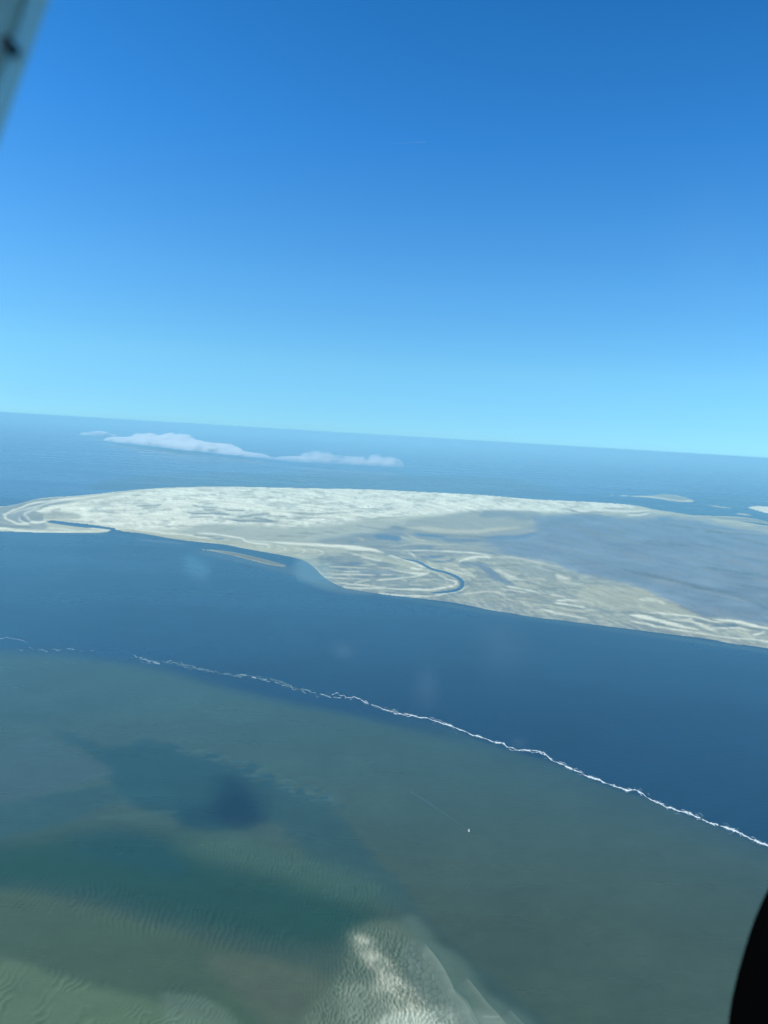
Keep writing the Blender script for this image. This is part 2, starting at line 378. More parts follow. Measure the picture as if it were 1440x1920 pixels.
for p, w in (([(-150, 375), (250, 382)], 1.8), ([(-100, 448), (300, 455), (600, 450)], 1.8), ([(-100, 480), (200, 484)], 1.4), ([(500, 555), (800, 562), (1000, 560)], 1.2), ([(-50, 320), (200, 325)], 3)):
    T('G', p, w, (.12, .17, .21), .7, .8)
T('G', [(620, 225), (640, 190), (700, 186), (900, 180), (980, 186), (1100, 191), (1300, 205), (1440, 212)], [1.4, 1.6, 2, 2.2, 2.4, 2], B, .85, 0)
T('G', [(700, 200), (735, 225), (762, 262)], [2.4, 3, 1.6], B, .95, 0)
T('G', [(820, 250), (980, 250), (1060, 226)], 4, POND, .9, .95)
T('G', [(950, 302), (1100, 290), (1190, 262)], 4, POND, .7, .95)
T('G', [(850, 215), (1000, 220), (1150, 215)], 3, G, .6, .3, 2)
T('G', [(1215, 302), (1280, 272), (1360, 256), (1440, 250)], [3, 4, 4, 4], B, .9, 0)
T('G', [(1230, 330), (1350, 330), (1440, 320)], 13, POND, .55, .9, 3)
T('G', [(880, 285), (920, 315)], 4, M_, .7, .1)
T('G', [(480, 165), (520, 140), (750, 113), (1000, 120), (1200, 125)], 1.8, M_, .8, .2)
T('G', [(660, 0), (700, 30), (780, 68), (950, 98), (1000, 108)], 2.6, (.40, .41, .32), .9, .1)
T('G', [(600, 28), (720, 65), (900, 92)], 2, M_, .7, .1)
T('G', [(980, 140), (1200, 150), (1440, 165)], 3.5, (.36, .37, .29), .8, .15, 2)
T('G', [(360, 40), (500, 50), (620, 75)], 8, POND, .6, .9, 3)
T('G', [(760, 18), (1000, 33), (1100, 40)], 3.5, POND, .8, .95)
T('G', [(780, 152), (960, 155)], 3.5, POND, .6, .95)
T('G', [(1050, 65), (1300, 80), (1440, 75)], 6, POND, .5, .9, 3)
T('G', [(80, 95), (130, 90)], 3, POND, .7, .9)
T('G', [(90, 320), (200, 322)], 3.2, POND, .6, .9)
# right hand beach
T('I', [(0, 95), (180, 105), (380, 135)], 2.6, B, .8, .05)
T('I', [(0, 212), (60, 175), (150, 155), (280, 150), (380, 156)], [3, 4, 4, 4, 3], B, .95, 0)
T('I', [(380, 150), (600, 152), (780, 185), (900, 212), (1020, 240), (1200, 270)], [5, 5, 5, 4, 3], (.50, .53, .42), .75, .05, 2)
T('I', [(230, 230), (330, 290), (430, 390), (560, 440), (640, 470)], [10, 18, 14, 8, 4], (.10, .155, .20), .75, .85, 4)
T('I', [(400, 300), (500, 320), (580, 370), (640, 376)], 6, B, .65, .05, 3)
T('I', [(300, 215), (450, 212)], 3, M_, .8, .1, 2)
T('I', [(560, 290), (680, 350)], 4, M_, .7, .1, 2)
T('I', [(700, 290), (900, 300), (1050, 340)], 14, (.29, .34, .31), .8, .3, 6)
T('I', [(600, 440), (800, 475), (900, 490)], 7, M_, .7, .1, 3)
T('I', [(540, 478), (700, 508), (900, 545)], 2.8, B, .85, 0)
T('I', [(480, 510), (600, 530), (770, 552)], 2.4, B, .8, 0)
T('I', [(560, 402), (700, 410), (860, 440), (940, 475)], 2, B, .6, .05)
T('I', [(640, 412), (800, 434), (920, 488)], 1.8, D, .7, .5)
T('I', [(600, 560), (750, 600), (950, 640)], 3, D, .5, .6, 2)
T('I', [(0, 575), (200, 550), (330, 538), (450, 552), (580, 590)], 2.6, B, .6, .05)
T('I', [(500, 620), (700, 660), (900, 720)], 2.6, M_, .7, .1)
T('I', [(350, 560), (600, 620), (800, 655), (1000, 700)], 1.6, D, .6, .6)
T('I', [(0, 640), (300, 650), (500, 690), (800, 735)], 2.4, (.34, .37, .32), .7, .2)
T('I', [(1080, 350), (1180, 385), (1270, 392)], 6, B, .7, 0, 3)
T('I', [(1030, 568), (1120, 585), (1200, 602)], 3, B, .9, 0)
T('I', [(1100, 640), (1300, 640), (1440, 660)], 4, B, .85, 0, 2)
T('I', [(1060, 668), (1250, 690), (1440, 720)], 3, B, .95, 0)
T('I', [(1060, 692), (1250, 716), (1440, 748)], 1.8, D, .8, .5)
T('I', [(950, 690), (1200, 738), (1440, 775)], 2.4, M_, .9, .1)
T('I', [(960, 728), (1200, 766), (1440, 802)], 1.6, D, .7, .5)
T('I', [(900, 735), (1200, 800), (1440, 845)], 2.6, B, .8, .05)
T('I', [(1090, 380), (1200, 430), (1400, 470)], 4, B, .5, .05, 3)
land.poly('H', [(-500, 190), (0, 240), (150, 275), (260, 340), (350, 380), (500, 430), (560, 470), (720, 525), (600, 530), (350, 510), (200, 490), (0, 470), (-500, 400)], (.40, .42, .32), .7, .1, 3)
T('H', [(0, 235), (150, 272), (270, 335), (400, 385), (560, 455), (720, 520)], 3, (.40, .37, .22), .6, .1, 3)
T('H', [(100, 360), (260, 365), (380, 405)], 6, B, .6, 0, 3)
T('H', [(0, 480), (200, 515), (340, 528)], 3.6, D, .7, .4, 2)
T('H', [(0, 516), (150, 545), (350, 590), (550, 640), (740, 685)], [6, 6, 6, 5, 2], B, 1, 0)
T('H', [(200, 500), (430, 512), (600, 530), (760, 556), (870, 590), (980, 596)], 2.8, B, .9, 0)
T('H', [(860, 560), (980, 575), (1100, 590), (1250, 620), (1440, 662), (1700, 700)], [2, 4.5, 5, 4, 3, 3], B, 1, 0)
T('H', [(0, 580), (200, 620), (400, 660), (600, 692), (800, 727)], [4, 4, 3.6, 3], B, .9, 0)
T('H', [(0, 560), (300, 618), (500, 665)], 1.4, D, .6, .4)
T('H', [(0, 605), (300, 660), (600, 710)], 1.6, D, .55, .4)
T('H', [(620, 572), (750, 596), (900, 612), (1130, 622)], 3.4, D, .8, .5)
T('H', [(840, 632), (960, 636), (1130, 630)], 3, (.07, .12, .17), .8, .9)
T('H', [(600, 560), (650, 560)], 2, B, .8, 0)
T('H', [(420, 565), (600, 580), (700, 610), (800, 650), (930, 695)], [3, 5, 6, 6, 3], B, .75, 0, 2)
T('H', [(860, 660), (1000, 662), (1140, 660), (1260, 685)], 3, B, .8, 0)
T('H', [(1000, 695), (1100, 692), (1260, 715)], 4, M_, .8, .1)
T('H', [(1180, 642), (1300, 660), (1400, 668)], 3, D, .8, .6)
T('H', [(1290, 722), (1350, 716), (1400, 692)], 3.8, B, .95, 0)
T('H', [(700, 700), (900, 738), (1100, 762), (1250, 770), (1440, 800), (1700, 840)], [2, 3, 3, 3], B, .85, 0)
T('H', [(0, 640), (260, 660), (500, 705), (800, 750), (1100, 800), (1440, 850)], 3.5, (.30, .31, .26), .8, .4, 2)
rg2 = 1 - np.abs(2 * fbm((GX + 2 * GY) / 110, (GY - sl * GX + 3 * np.sin(GX / 70)) / 3.6, 3, 241, .5) - 1)
land.mix(sstep(.88, .98, rg2) * nb * .5, (.56, .58, .45), .1)
rg2 = 1 - np.abs(2 * fbm((GX + 2 * GY) / 90, (GY - sl * GX + 3 * np.sin(GX / 64)) / 3.2, 3, 251, .5) - 1)
land.mix(sstep(.90, .98, rg2) * nb * .5, (.15, .195, .20), .6)
# marks on the shallow flat
nz = sstep(.35, .6, N2)
for crop, p, w, a in (('H', [(-60, 40), (100, 90), (350, 135), (520, 190), (800, 245), (1000, 290), (1200, 345), (1440, 450)], 8, .5), ('H', [(0, 80), (300, 130), (600, 200), (900, 285)], 3, .6),
                      ('H', [(720, 25), (900, 40), (1100, 70), (1300, 95)], 4, .5), ('H', [(1030, 110), (1200, 130), (1300, 140)], 2, .6), ('H', [(1150, 205), (1300, 230), (1440, 262)], 3, .55),
                      ('H', [(1150, 480), (1300, 510), (1440, 560)], 3, .4), ('K', [(860, 180), (1000, 190)], 5, .3), ('K', [(330, 80), (480, 120), (560, 130)], 1.4, .5),
                      ('F', [(720, 585), (850, 592), (950, 598)], 4, .6), ('F', [(1000, 655), (1200, 680), (1440, 735)], 3, .5), ('F', [(200, 492), (500, 532), (760, 562), (1000, 597), (1440, 622)], 2, .6),
                      ('K', [(1060, 0), (1250, 20), (1440, 30)], 2.5, .3), ('F', [(300, 700), (560, 740)], 3, .3), ('K', [(0, 200), (120, 215)], 2, .5), ('K', [(280, 290), (420, 290), (520, 285)], 2, .35)):
    r = stroke_cov(crop, p, w, 1.6)
    land.mix(r[1] * a * (.5 + .5 * nz[r[0]]), (.10, .14, .135), .5, r[0])
for crop, p, w, a in (('H', [(0, 97), (300, 152), (560, 205)], 1, .3), ('H', [(600, 225), (900, 305), (1200, 370)], 1, .3), ('H', [(1440, 8), (1335, 45), (1370, 85), (1440, 102)], 1.6, .4),
                      ('F', [(950, 500), (1250, 548), (1600, 600)], 9, .5), ('F', [(800, 570), (1100, 590), (1500, 612)], 1.4, .6), ('F', [(480, 430), (680, 450), (780, 470)], 2.5, .3), ('F', [(180, 360), (320, 395)], 3, .5),
                      ('F', [(1100, 505), (1250, 520)], 2, .5), ('H', [(1140, 355), (1250, 395), (1300, 420)], 1.2, .3)):
    r = stroke_cov(crop, p, w, 1.6)
    land.mix(r[1] * a, M_, .3, r[0])
T('F', [(190, 425), (280, 440), (350, 430)], 5, POND, .5, .95, 2)
# eastern tip
T('E', [(780, 345), (950, 375), (1050, 388), (1250, 385), (1440, 372)], [2, 2.2, 2, 3, 2], B, .9, 0)
T('E', [(1140, 432), (1280, 430), (1440, 405)], 2.6, B, .95, 0)
T('E', [(1150, 408), (1300, 405), (1440, 392)], 1.6, D, .8, .7)
T('E', [(300, 350), (450, 375), (600, 402), (850, 390)], 2, D, .6, .5)
T('E', [(850, 350), (1000, 355), (1180, 352)], 3, G, .7, .3)
T('E', [(380, 432), (600, 422), (800, 432), (1000, 462)], 2, D, .55, .6)
T('E', [(820, 430), (1000, 436)], 1.6, M_, .8, .2)
T('E', [(340, 470), (370, 430), (500, 420)], 1.6, M_, .4, .2)
T('E', [(700, 280), (850, 292), (1050, 312), (1180, 340)], 3, B, .9, 0)

# wind and tide have frayed every line a little
jx = (fbm(GX / 22, GY / 5, 4, 131) - .5) * 10; jy = (fbm(GX / 30, GY / 6, 4, 137) - .5) * 3.2
jx += (fbm(GX / 5, GY / 2, 2, 139) - .5) * 3
def warp_sample(A):
    x = np.clip(GX - CX0 + jx, 0, CW - 1.01); y = np.clip(GY - CY0 + jy, 0, CH - 1.01)
    xi = x.astype(int); yi = y.astype(int); fx = x - xi; fy = y - yi
    if A.ndim == 3: fx = fx[..., None]; fy = fy[..., None]
    return (A[yi, xi] * (1 - fx) + A[yi, xi + 1] * fx) * (1 - fy) + (A[yi + 1, xi] * (1 - fx) + A[yi + 1, xi + 1] * fx) * fy
land.c = warp_sample(land.c).astype(np.float32); land.w = warp_sample(land.w).astype(np.float32)
soft_c = np.stack([blur(land.c[..., i_], 4, 1, 1) for i_ in range(3)], -1)
land.c += (soft_c - land.c) * ((1 - dry) * .35)[..., None]

# sea bars beyond and beside the island, each a sheet of its own
bars = []
def bar(crop, pts, col=M_, soft=0, smooth=True, hl=()):
    m = poly_mask(crop, pts, soft, smooth)
    land.mix(blur(m, 2, 1), col, .2)
    for q in hl: T(*q)
    bars.append(m)
bar('F', [(-480, 165), (-300, 168), (0, 178), (130, 176), (250, 160), (420, 172), (540, 205), (615, 238), (520, 250), (400, 243), (200, 212), (0, 192), (-300, 176)], (.28, .34, .31),
    hl=(('F', [(-300, 172), (0, 184), (200, 200), (400, 230), (560, 240)], 1.8, B, .6, .05), ('F', [(480, 236), (600, 238)], 1.8, B, .9, 0)))
bar('F', [(1198, 310), (1300, 294), (1440, 298), (1800, 320), (1800, 450), (1440, 376), (1320, 345)], B)
bar('F', [(590, 393), (800, 402), (1100, 412), (1290, 435), (1440, 470), (1700, 520), (1700, 535), (1440, 497), (1200, 466), (900, 440), (700, 415)], (.26, .32, .30), hl=(('F', [(620, 398), (900, 412), (1200, 430)], 1.5, M_, .7, .1), ('F', [(900, 436), (1200, 450), (1440, 485)], 1.2, D, .6, .6)))
bar('F', [(1060, 380), (1160, 374), (1270, 402), (1160, 396)], (.33, .38, .36))
bar('F', [(620, 250), (800, 283), (1120, 324), (900, 310), (720, 276)], M_)
bar('P', [(360, 1029), (400, 1031), (440, 1036), (490, 1047), (532, 1059), (536, 1063), (500, 1058), (450, 1045), (400, 1034)], (.17, .21, .205), hl=(('P', [(366, 1030), (410, 1032.5), (450, 1038), (500, 1049)], 1.1, M_, .6, .05),))

# fine grain of all sand
gr = fbm(GX / 4, GY / 1.3, 3, 91)
land.c *= (1 + (gr - .5) * .32 * (.3 + .7 * dry))[..., None]
# fine drift lines, stronger on the dry sand, following the long axis of the banks
slope = np.interp(GX, [0, 300, 600, 1000, 1440], [.0, .02, .05, .13, .2])
st = fbm((GX) / 75, (GY - slope * GX) / 1.7, 3, 151)
st2 = fbm((GX) / 18, (GY - slope * GX) / 1.2, 2, 157)
amp = (1 - flat * .75) * (.32 + .68 * dry)
damp = (1 - flat) * sstep(.62, .35, land.c.mean(2))       # damp sand is browner
land.c[..., 2] *= 1 - .05 * damp
land.c *= (1 + ((st - .5) * .5 + (st2 - .5) * .42) * amp)[..., None]

# ------------------------------------------------------------------ sea colours (body colour of the water and the bed seen through it)
DEEP = (.004, .040, .082)
sea = Layer(DEEP, 0)
kk = sstep(1380, 1120, GY)[..., None]; sea.c += (np.array((.012, .066, .108), np.float32) - sea.c) * kk
kk = sstep(960, 900, GY)[..., None]; sea.c += (np.array((.050, .145, .265), np.float32) - sea.c) * kk
tur = poly_mask('P', [(-400, 1205), (0, 1222), (150, 1234), (300, 1256), (400, 1284), (520, 1314), (640, 1338), (760, 1366), (900, 1402), (1000, 1428), (1100, 1468), (1200, 1505), (1300, 1545), (1440, 1605), (1700, 1712), (2100, 1880), (2100, 2400), (-400, 2400)], 9)
tur = blur(tur, 9, 6)
tsharp = poly_mask('P', [(480, 1290), (570, 1302), (690, 1326), (812, 1356), (905, 1390), (963, 1409), (1037, 1431), (1130, 1471), (1205, 1495), (1300, 1533), (1365, 1558), (1445, 1592), (1520, 1622), (1700, 1694), (2100, 1860), (2100, 2400), (480, 2400)], 2)
kx = sstep(640, 1000, GX); tur = tur * (1 - kx) + tsharp * kx * (1 - .35 * np.exp(-np.clip(GY - np.interp(GX, [480, 690, 963, 1205, 1445, 1700], [1290, 1326, 1409, 1495, 1592, 1694]), 0, 400) / 38)) + (1 - tsharp) * 0
W1 = fbm(GX / 150, GY / 60, 4, 3)
tcol = np.empty((CH, CW, 3), np.float32); k = sstep(1230, 1800, GY)[..., None]
tcol[:] = np.array((.042, .098, .084)) * (1 - k) + np.array((.048, .076, .045)) * k
sea.c += (tcol - sea.c) * (tur * .96)[..., None]
sea.c *= (1 + (W1 - .5) * .22)[..., None]
Z = sea.stroke
# band of clearer green-blue water just inside the foam
# shoals and streaks in the far sea
for p, w, a in (([(640, 893), (800, 896), (980, 902), (1200, 912), (1500, 925)], 3, .35), ([(480, 884), (620, 890), (760, 896)], 3, .3), ([(820, 915), (960, 918), (1060, 922)], 1.4, .5),
                ([(300, 878), (500, 884), (700, 890)], 2, .3), ([(900, 893), (1100, 900), (1400, 912)], 1.4, .4), ([(90, 881), (105, 883)], 1.6, .5), ([(1140, 950), (1200, 958)], 1.2, .4),
                ([(1320, 929), (1380, 935), (1500, 944)], 2.5, .5), ([(1040, 930), (1200, 943)], 1.4, .3), ([(0, 878), (12, 880)], 1.2, .4), ([(1300, 955), (1400, 965)], 1.3, .3)):
    Z('P', p, w, (.10, .17, .19), a, None, 1.4)
sea.poly('P', [(160, 915), (220, 898), (380, 888), (700, 892), (960, 900), (1040, 930), (700, 925), (300, 920)], (.045, .095, .115), .8, None, 8)
sea.poly('P', [(700, 1020), (860, 1040), (900, 1090), (860, 1118), (720, 1118), (690, 1060)], (.035, .11, .17), .9, None, 3)
sea.poly('P', [(80, 970), (205, 985), (215, 996), (100, 990)], (.025, .09, .15), .8, None, 3)
# shallows along the near shore
Z('P', [(255, 1012), (300, 1015), (345, 1020)], 2.4, (.14, .20, .20), .7, None, 1.4)
Z('P', [(360, 1032), (450, 1048), (520, 1064), (580, 1080)], [6, 14, 16, 10], (.07, .12, .13), .6, None, 5)
Z('P', [(80, 1000), (200, 1001)], 3, (.07, .13, .15), .6, None, 2)
Z('P', [(560, 1085), (640, 1104), (760, 1122), (900, 1145), (1060, 1168), (1260, 1196), (1440, 1222)], 7, (.05, .11, .13), .6, None, 4, False)
sea.poly('P', [(560, 1046), (600, 1052), (640, 1080), (700, 1112), (640, 1112), (590, 1098), (550, 1075)], (.09, .15, .16), .8, None, 6)
# dark channel with frayed edge
hz = (fbm(GX / 28, GY / 9, 5, 41) - .5)
WX = GX + hz * 26; WY = GY + (fbm(GX / 22, GY / 8, 5, 43) - .5) * 34
def warped(P, soft):
    m = poly_mask('P', P, 0)
    xi = np.clip((WX - CX0).astype(int), 0, CW - 1); yi = np.clip((WY - CY0).astype(int), 0, CH - 1)
    return blur(m[yi, xi], soft, max(1, soft // 2), 1)
ch = warped([(95, 1368), (170, 1388), (215, 1400), (270, 1386), (330, 1402), (400, 1420), (460, 1440), (510, 1462), (560, 1480), (600, 1492), (640, 1530), (700, 1600), (760, 1660), (800, 1720), (880, 1790), (960, 1860), (1060, 1960),
             (1000, 2000), (900, 1850), (800, 1740), (700, 1690), (620, 1660), (560, 1590), (500, 1540), (430, 1560), (340, 1545), (250, 1510), (210, 1470), (190, 1430), (150, 1400)], 2)
chs = blur(ch, 16, 11)
fade = sstep(560, 330, GX) * .35 + .65
sea.mix(np.clip(np.minimum(blur(ch, 3, 2), .12 + chs * .95) * fade, 0, 1) * (.78 - .33 * sstep(1600, 1720, GY)), (.010, .060, .066), None)
# frayed flecks on the channel front
fr = stroke_cov('P', [(250, 1398), (330, 1402), (420, 1428), (480, 1450), (560, 1480), (620, 1500), (660, 1530)], [6, 14, 24, 34, 30, 24, 10], 8)
fk = sstep(.52, .62, fbm(GX / 16 + GY / 14, GY / 4.5, 4, 63))
sea.mix(fr[1] * fk[fr[0]] * .65, (.012, .065, .075), None, fr[0])
fk = sstep(.56, .66, fbm(GX / 14 + GY / 12, GY / 4.0, 4, 67))
sea.mix(fr[1] * fk[fr[0]] * .45, (.07, .13, .115), None, fr[0])
core = warped([(400, 1445), (450, 1450), (490, 1485), (510, 1525), (480, 1552), (420, 1560), (350, 1556), (330, 1530), (385, 1500)], 14)
sea.mix(np.clip(blur(core, 12, 8) * .5, 0, 1), (.0, .026, .044))
core = warped([(415, 1465), (445, 1468), (475, 1500), (485, 1530), (440, 1540), (400, 1530)], 10)
sea.mix(np.clip(blur(core, 9, 6) * .65, 0, 1), (.0, .016, .036))
# muddy tongue at the left and the light wisps
sea.poly('P', [(-300, 1390), (0, 1395), (60, 1385), (130, 1400), (180, 1430), (210, 1450), (130, 1475), (60, 1500), (-300, 1540)], (.047, .094, .094), .7, None, 10)
sea.poly('P', [(-200, 1540), (60, 1500), (200, 1478), (300, 1470), (330, 1490), (200, 1510), (100, 1550), (-200, 1600)], (.020, .078, .078), .6, None, 8)
Z('P', [(180, 1535), (260, 1528), (330, 1522)], [5, 12, 5], (.055, .115, .085), .5, None, 8)
Z('P', [(150, 1462), (190, 1452), (212, 1448)], 4, (.06, .12, .10), .5, None, 4)
Z('P', [(60, 1500), (240, 1470), (330, 1445)], [8, 10, 6], (.014, .07, .075), .4, None, 8)
# deep green pool
sea.poly('P', [(-300, 1590), (0, 1580), (150, 1560), (240, 1560), (340, 1570), (420, 1610), (560, 1640), (700, 1700), (700, 1740), (620, 1775), (500, 1770), (400, 1745), (280, 1720), (180, 1690), (60, 1670), (-300, 1650)], (.007, .052, .032), .82, None, 36)
sea.poly('P', [(130, 1570), (240, 1555), (330, 1590), (360, 1650), (260, 1630), (150, 1600)], (.007, .052, .056), .5, None, 24)
# light green submerged shoals
sea.poly('P', [(330, 1580), (350, 1560), (420, 1565), (500, 1580), (600, 1612), (700, 1650), (730, 1690), (650, 1690), (560, 1660), (440, 1620), (370, 1610)], (.050, .108, .064), .62, None, 24)
sea.poly('P', [(-300, 1668), (0, 1668), (100, 1682), (200, 1708), (340, 1752), (480, 1792), (620, 1830), (700, 1900), (700, 2100), (-300, 2100)], (.054, .090, .044), .85, None, 12)
sea.poly('P', [(380, 1790), (500, 1800), (640, 1850), (700, 1960), (560, 1960), (460, 1880)], (.084, .102, .060), .7, None, 16)
sea.poly('P', [(-300, 1780), (0, 1795), (80, 1820), (180, 1850), (300, 1880), (400, 1920), (440, 2000), (-300, 2100)], (.098, .152, .074), .8, None, 14)
sea.poly('P', [(300, 1860), (380, 1870), (440, 1910), (480, 2000), (330, 2000)], (.12, .17, .11), .5, None, 8)
# the shoal that almost breaks the surface
sea.poly('P', [(655, 1745), (700, 1728), (755, 1732), (790, 1760), (840, 1800), (880, 1850), (940, 1900), (1020, 2000), (600, 2000), (560, 1930), (620, 1850), (650, 1800)], (.105, .145, .085), .8, None, 12)
sea.poly('P', [(660, 1754), (690, 1758), (716, 1790), (752, 1828), (792, 1868), (826, 1905), (840, 1980), (740, 1980), (735, 1900), (700, 1862), (706, 1838), (688, 1805), (668, 1780)], (.38, .40, .275), .95, None, 9, .45 + .55 * sstep(.35, .62, fbm(GX / 22 - GY / 40, GY / 16, 3, 261)))
sea.poly('P', [(640, 1850), (690, 1840), (740, 1880), (720, 1930), (650, 1930)], (.20, .24, .16), .6, None, 12)
sea.poly('P', [(760, 1895), (850, 1890), (910, 1900), (960, 1925), (980, 2000), (700, 2000), (710, 1915)], (.42, .47, .34), .85, None, 10)

# relief of the bed: ripples (bed height -> thinner water over the crests)
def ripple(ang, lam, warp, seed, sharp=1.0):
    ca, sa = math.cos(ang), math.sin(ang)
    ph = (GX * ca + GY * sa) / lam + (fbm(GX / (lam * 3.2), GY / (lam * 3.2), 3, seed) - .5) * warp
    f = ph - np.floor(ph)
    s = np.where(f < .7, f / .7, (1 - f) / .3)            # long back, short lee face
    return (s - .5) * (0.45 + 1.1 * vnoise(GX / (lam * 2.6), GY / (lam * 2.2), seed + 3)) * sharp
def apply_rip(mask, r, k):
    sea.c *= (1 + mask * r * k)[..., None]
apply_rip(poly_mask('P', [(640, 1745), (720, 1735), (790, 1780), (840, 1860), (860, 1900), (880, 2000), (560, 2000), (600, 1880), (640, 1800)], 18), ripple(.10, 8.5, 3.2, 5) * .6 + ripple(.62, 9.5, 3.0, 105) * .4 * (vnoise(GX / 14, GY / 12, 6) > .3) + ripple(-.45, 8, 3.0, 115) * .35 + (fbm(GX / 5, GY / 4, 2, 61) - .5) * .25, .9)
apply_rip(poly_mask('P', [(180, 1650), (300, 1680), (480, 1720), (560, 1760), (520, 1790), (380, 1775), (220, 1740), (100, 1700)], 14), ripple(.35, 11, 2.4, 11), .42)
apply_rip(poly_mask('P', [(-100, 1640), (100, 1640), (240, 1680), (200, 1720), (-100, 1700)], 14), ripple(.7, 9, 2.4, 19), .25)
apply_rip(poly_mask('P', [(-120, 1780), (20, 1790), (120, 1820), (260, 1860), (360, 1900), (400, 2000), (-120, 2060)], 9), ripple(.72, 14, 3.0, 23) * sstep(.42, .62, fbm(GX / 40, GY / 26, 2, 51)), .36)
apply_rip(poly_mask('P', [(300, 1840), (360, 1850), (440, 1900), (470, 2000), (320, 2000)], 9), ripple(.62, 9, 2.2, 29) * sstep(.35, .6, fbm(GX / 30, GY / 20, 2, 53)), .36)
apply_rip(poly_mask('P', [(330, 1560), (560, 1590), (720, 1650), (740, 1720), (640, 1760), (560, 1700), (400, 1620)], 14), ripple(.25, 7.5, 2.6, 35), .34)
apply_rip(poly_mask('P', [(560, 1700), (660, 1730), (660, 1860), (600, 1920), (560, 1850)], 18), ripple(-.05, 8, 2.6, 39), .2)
# scalloped lumps towards the steep edge
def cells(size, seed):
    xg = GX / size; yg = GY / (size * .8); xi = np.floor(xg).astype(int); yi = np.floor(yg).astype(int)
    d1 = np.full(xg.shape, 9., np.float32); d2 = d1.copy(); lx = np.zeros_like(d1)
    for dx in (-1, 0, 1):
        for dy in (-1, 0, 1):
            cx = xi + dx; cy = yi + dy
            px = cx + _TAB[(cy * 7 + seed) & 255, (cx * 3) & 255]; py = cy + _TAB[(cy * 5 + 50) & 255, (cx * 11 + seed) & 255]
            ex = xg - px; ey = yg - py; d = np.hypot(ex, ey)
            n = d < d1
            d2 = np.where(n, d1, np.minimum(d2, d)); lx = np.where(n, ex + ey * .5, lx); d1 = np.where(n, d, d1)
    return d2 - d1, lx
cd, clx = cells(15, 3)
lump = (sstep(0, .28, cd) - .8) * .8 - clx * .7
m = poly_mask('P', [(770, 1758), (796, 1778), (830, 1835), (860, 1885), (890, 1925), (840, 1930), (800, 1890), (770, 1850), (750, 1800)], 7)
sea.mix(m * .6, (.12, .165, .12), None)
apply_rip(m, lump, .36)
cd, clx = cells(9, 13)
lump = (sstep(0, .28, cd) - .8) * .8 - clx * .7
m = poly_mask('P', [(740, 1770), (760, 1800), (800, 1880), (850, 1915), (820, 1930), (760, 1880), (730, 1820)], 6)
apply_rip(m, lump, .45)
# slip faces: bright crest falling off to the right, deeper lee on the left
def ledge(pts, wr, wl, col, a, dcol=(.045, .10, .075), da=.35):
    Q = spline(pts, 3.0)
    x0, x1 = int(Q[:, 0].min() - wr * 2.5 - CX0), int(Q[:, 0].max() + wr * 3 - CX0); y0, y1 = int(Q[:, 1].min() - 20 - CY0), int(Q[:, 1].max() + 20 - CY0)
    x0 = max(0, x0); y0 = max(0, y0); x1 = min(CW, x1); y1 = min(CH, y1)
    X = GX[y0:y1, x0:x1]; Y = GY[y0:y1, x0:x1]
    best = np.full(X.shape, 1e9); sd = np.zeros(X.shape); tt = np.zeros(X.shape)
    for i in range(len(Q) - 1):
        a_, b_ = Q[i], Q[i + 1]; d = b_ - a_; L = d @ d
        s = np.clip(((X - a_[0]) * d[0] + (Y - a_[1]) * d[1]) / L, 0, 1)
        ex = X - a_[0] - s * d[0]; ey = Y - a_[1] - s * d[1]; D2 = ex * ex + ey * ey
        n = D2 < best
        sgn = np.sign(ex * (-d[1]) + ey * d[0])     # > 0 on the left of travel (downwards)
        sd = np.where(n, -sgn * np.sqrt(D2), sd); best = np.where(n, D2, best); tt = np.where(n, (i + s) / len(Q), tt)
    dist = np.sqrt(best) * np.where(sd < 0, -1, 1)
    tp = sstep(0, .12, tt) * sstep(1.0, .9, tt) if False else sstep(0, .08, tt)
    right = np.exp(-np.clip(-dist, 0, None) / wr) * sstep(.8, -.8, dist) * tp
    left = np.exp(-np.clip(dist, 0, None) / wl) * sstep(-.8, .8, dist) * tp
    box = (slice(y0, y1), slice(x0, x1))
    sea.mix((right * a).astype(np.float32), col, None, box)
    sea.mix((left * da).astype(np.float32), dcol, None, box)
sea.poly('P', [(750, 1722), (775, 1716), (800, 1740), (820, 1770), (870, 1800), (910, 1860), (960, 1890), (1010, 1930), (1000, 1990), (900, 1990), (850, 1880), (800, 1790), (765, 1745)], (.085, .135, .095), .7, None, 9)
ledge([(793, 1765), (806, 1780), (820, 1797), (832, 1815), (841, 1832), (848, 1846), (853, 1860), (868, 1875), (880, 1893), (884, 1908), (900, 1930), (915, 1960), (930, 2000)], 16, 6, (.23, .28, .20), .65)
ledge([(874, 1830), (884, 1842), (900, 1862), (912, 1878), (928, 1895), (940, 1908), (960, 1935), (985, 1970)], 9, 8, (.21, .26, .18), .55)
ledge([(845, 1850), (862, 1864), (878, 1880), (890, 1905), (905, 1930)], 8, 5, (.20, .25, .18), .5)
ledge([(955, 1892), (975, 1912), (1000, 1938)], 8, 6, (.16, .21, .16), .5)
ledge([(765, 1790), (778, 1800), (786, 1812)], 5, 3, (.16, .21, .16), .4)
Z('P', [(905, 1906), (925, 1907), (938, 1906)], 3, (.30, .36, .28), .5, None, 1.5)
# small wind streaks everywhere, cloudy silt
sil = fbm(GX / 60, GY / 22, 5, 71)
sea.c *= (1 + (sil - .5) * .16 * tur)[..., None]
wf = fbm(GX / 3.2 - GY / 6, GY / 2.0, 2, 83)
sea.c *= (1 + (wf - .5) * .10)[..., None]
rf = ripple(1.15, 5.0, 2.0, 47) * stroke_cov.__class__.__call__ if False else None

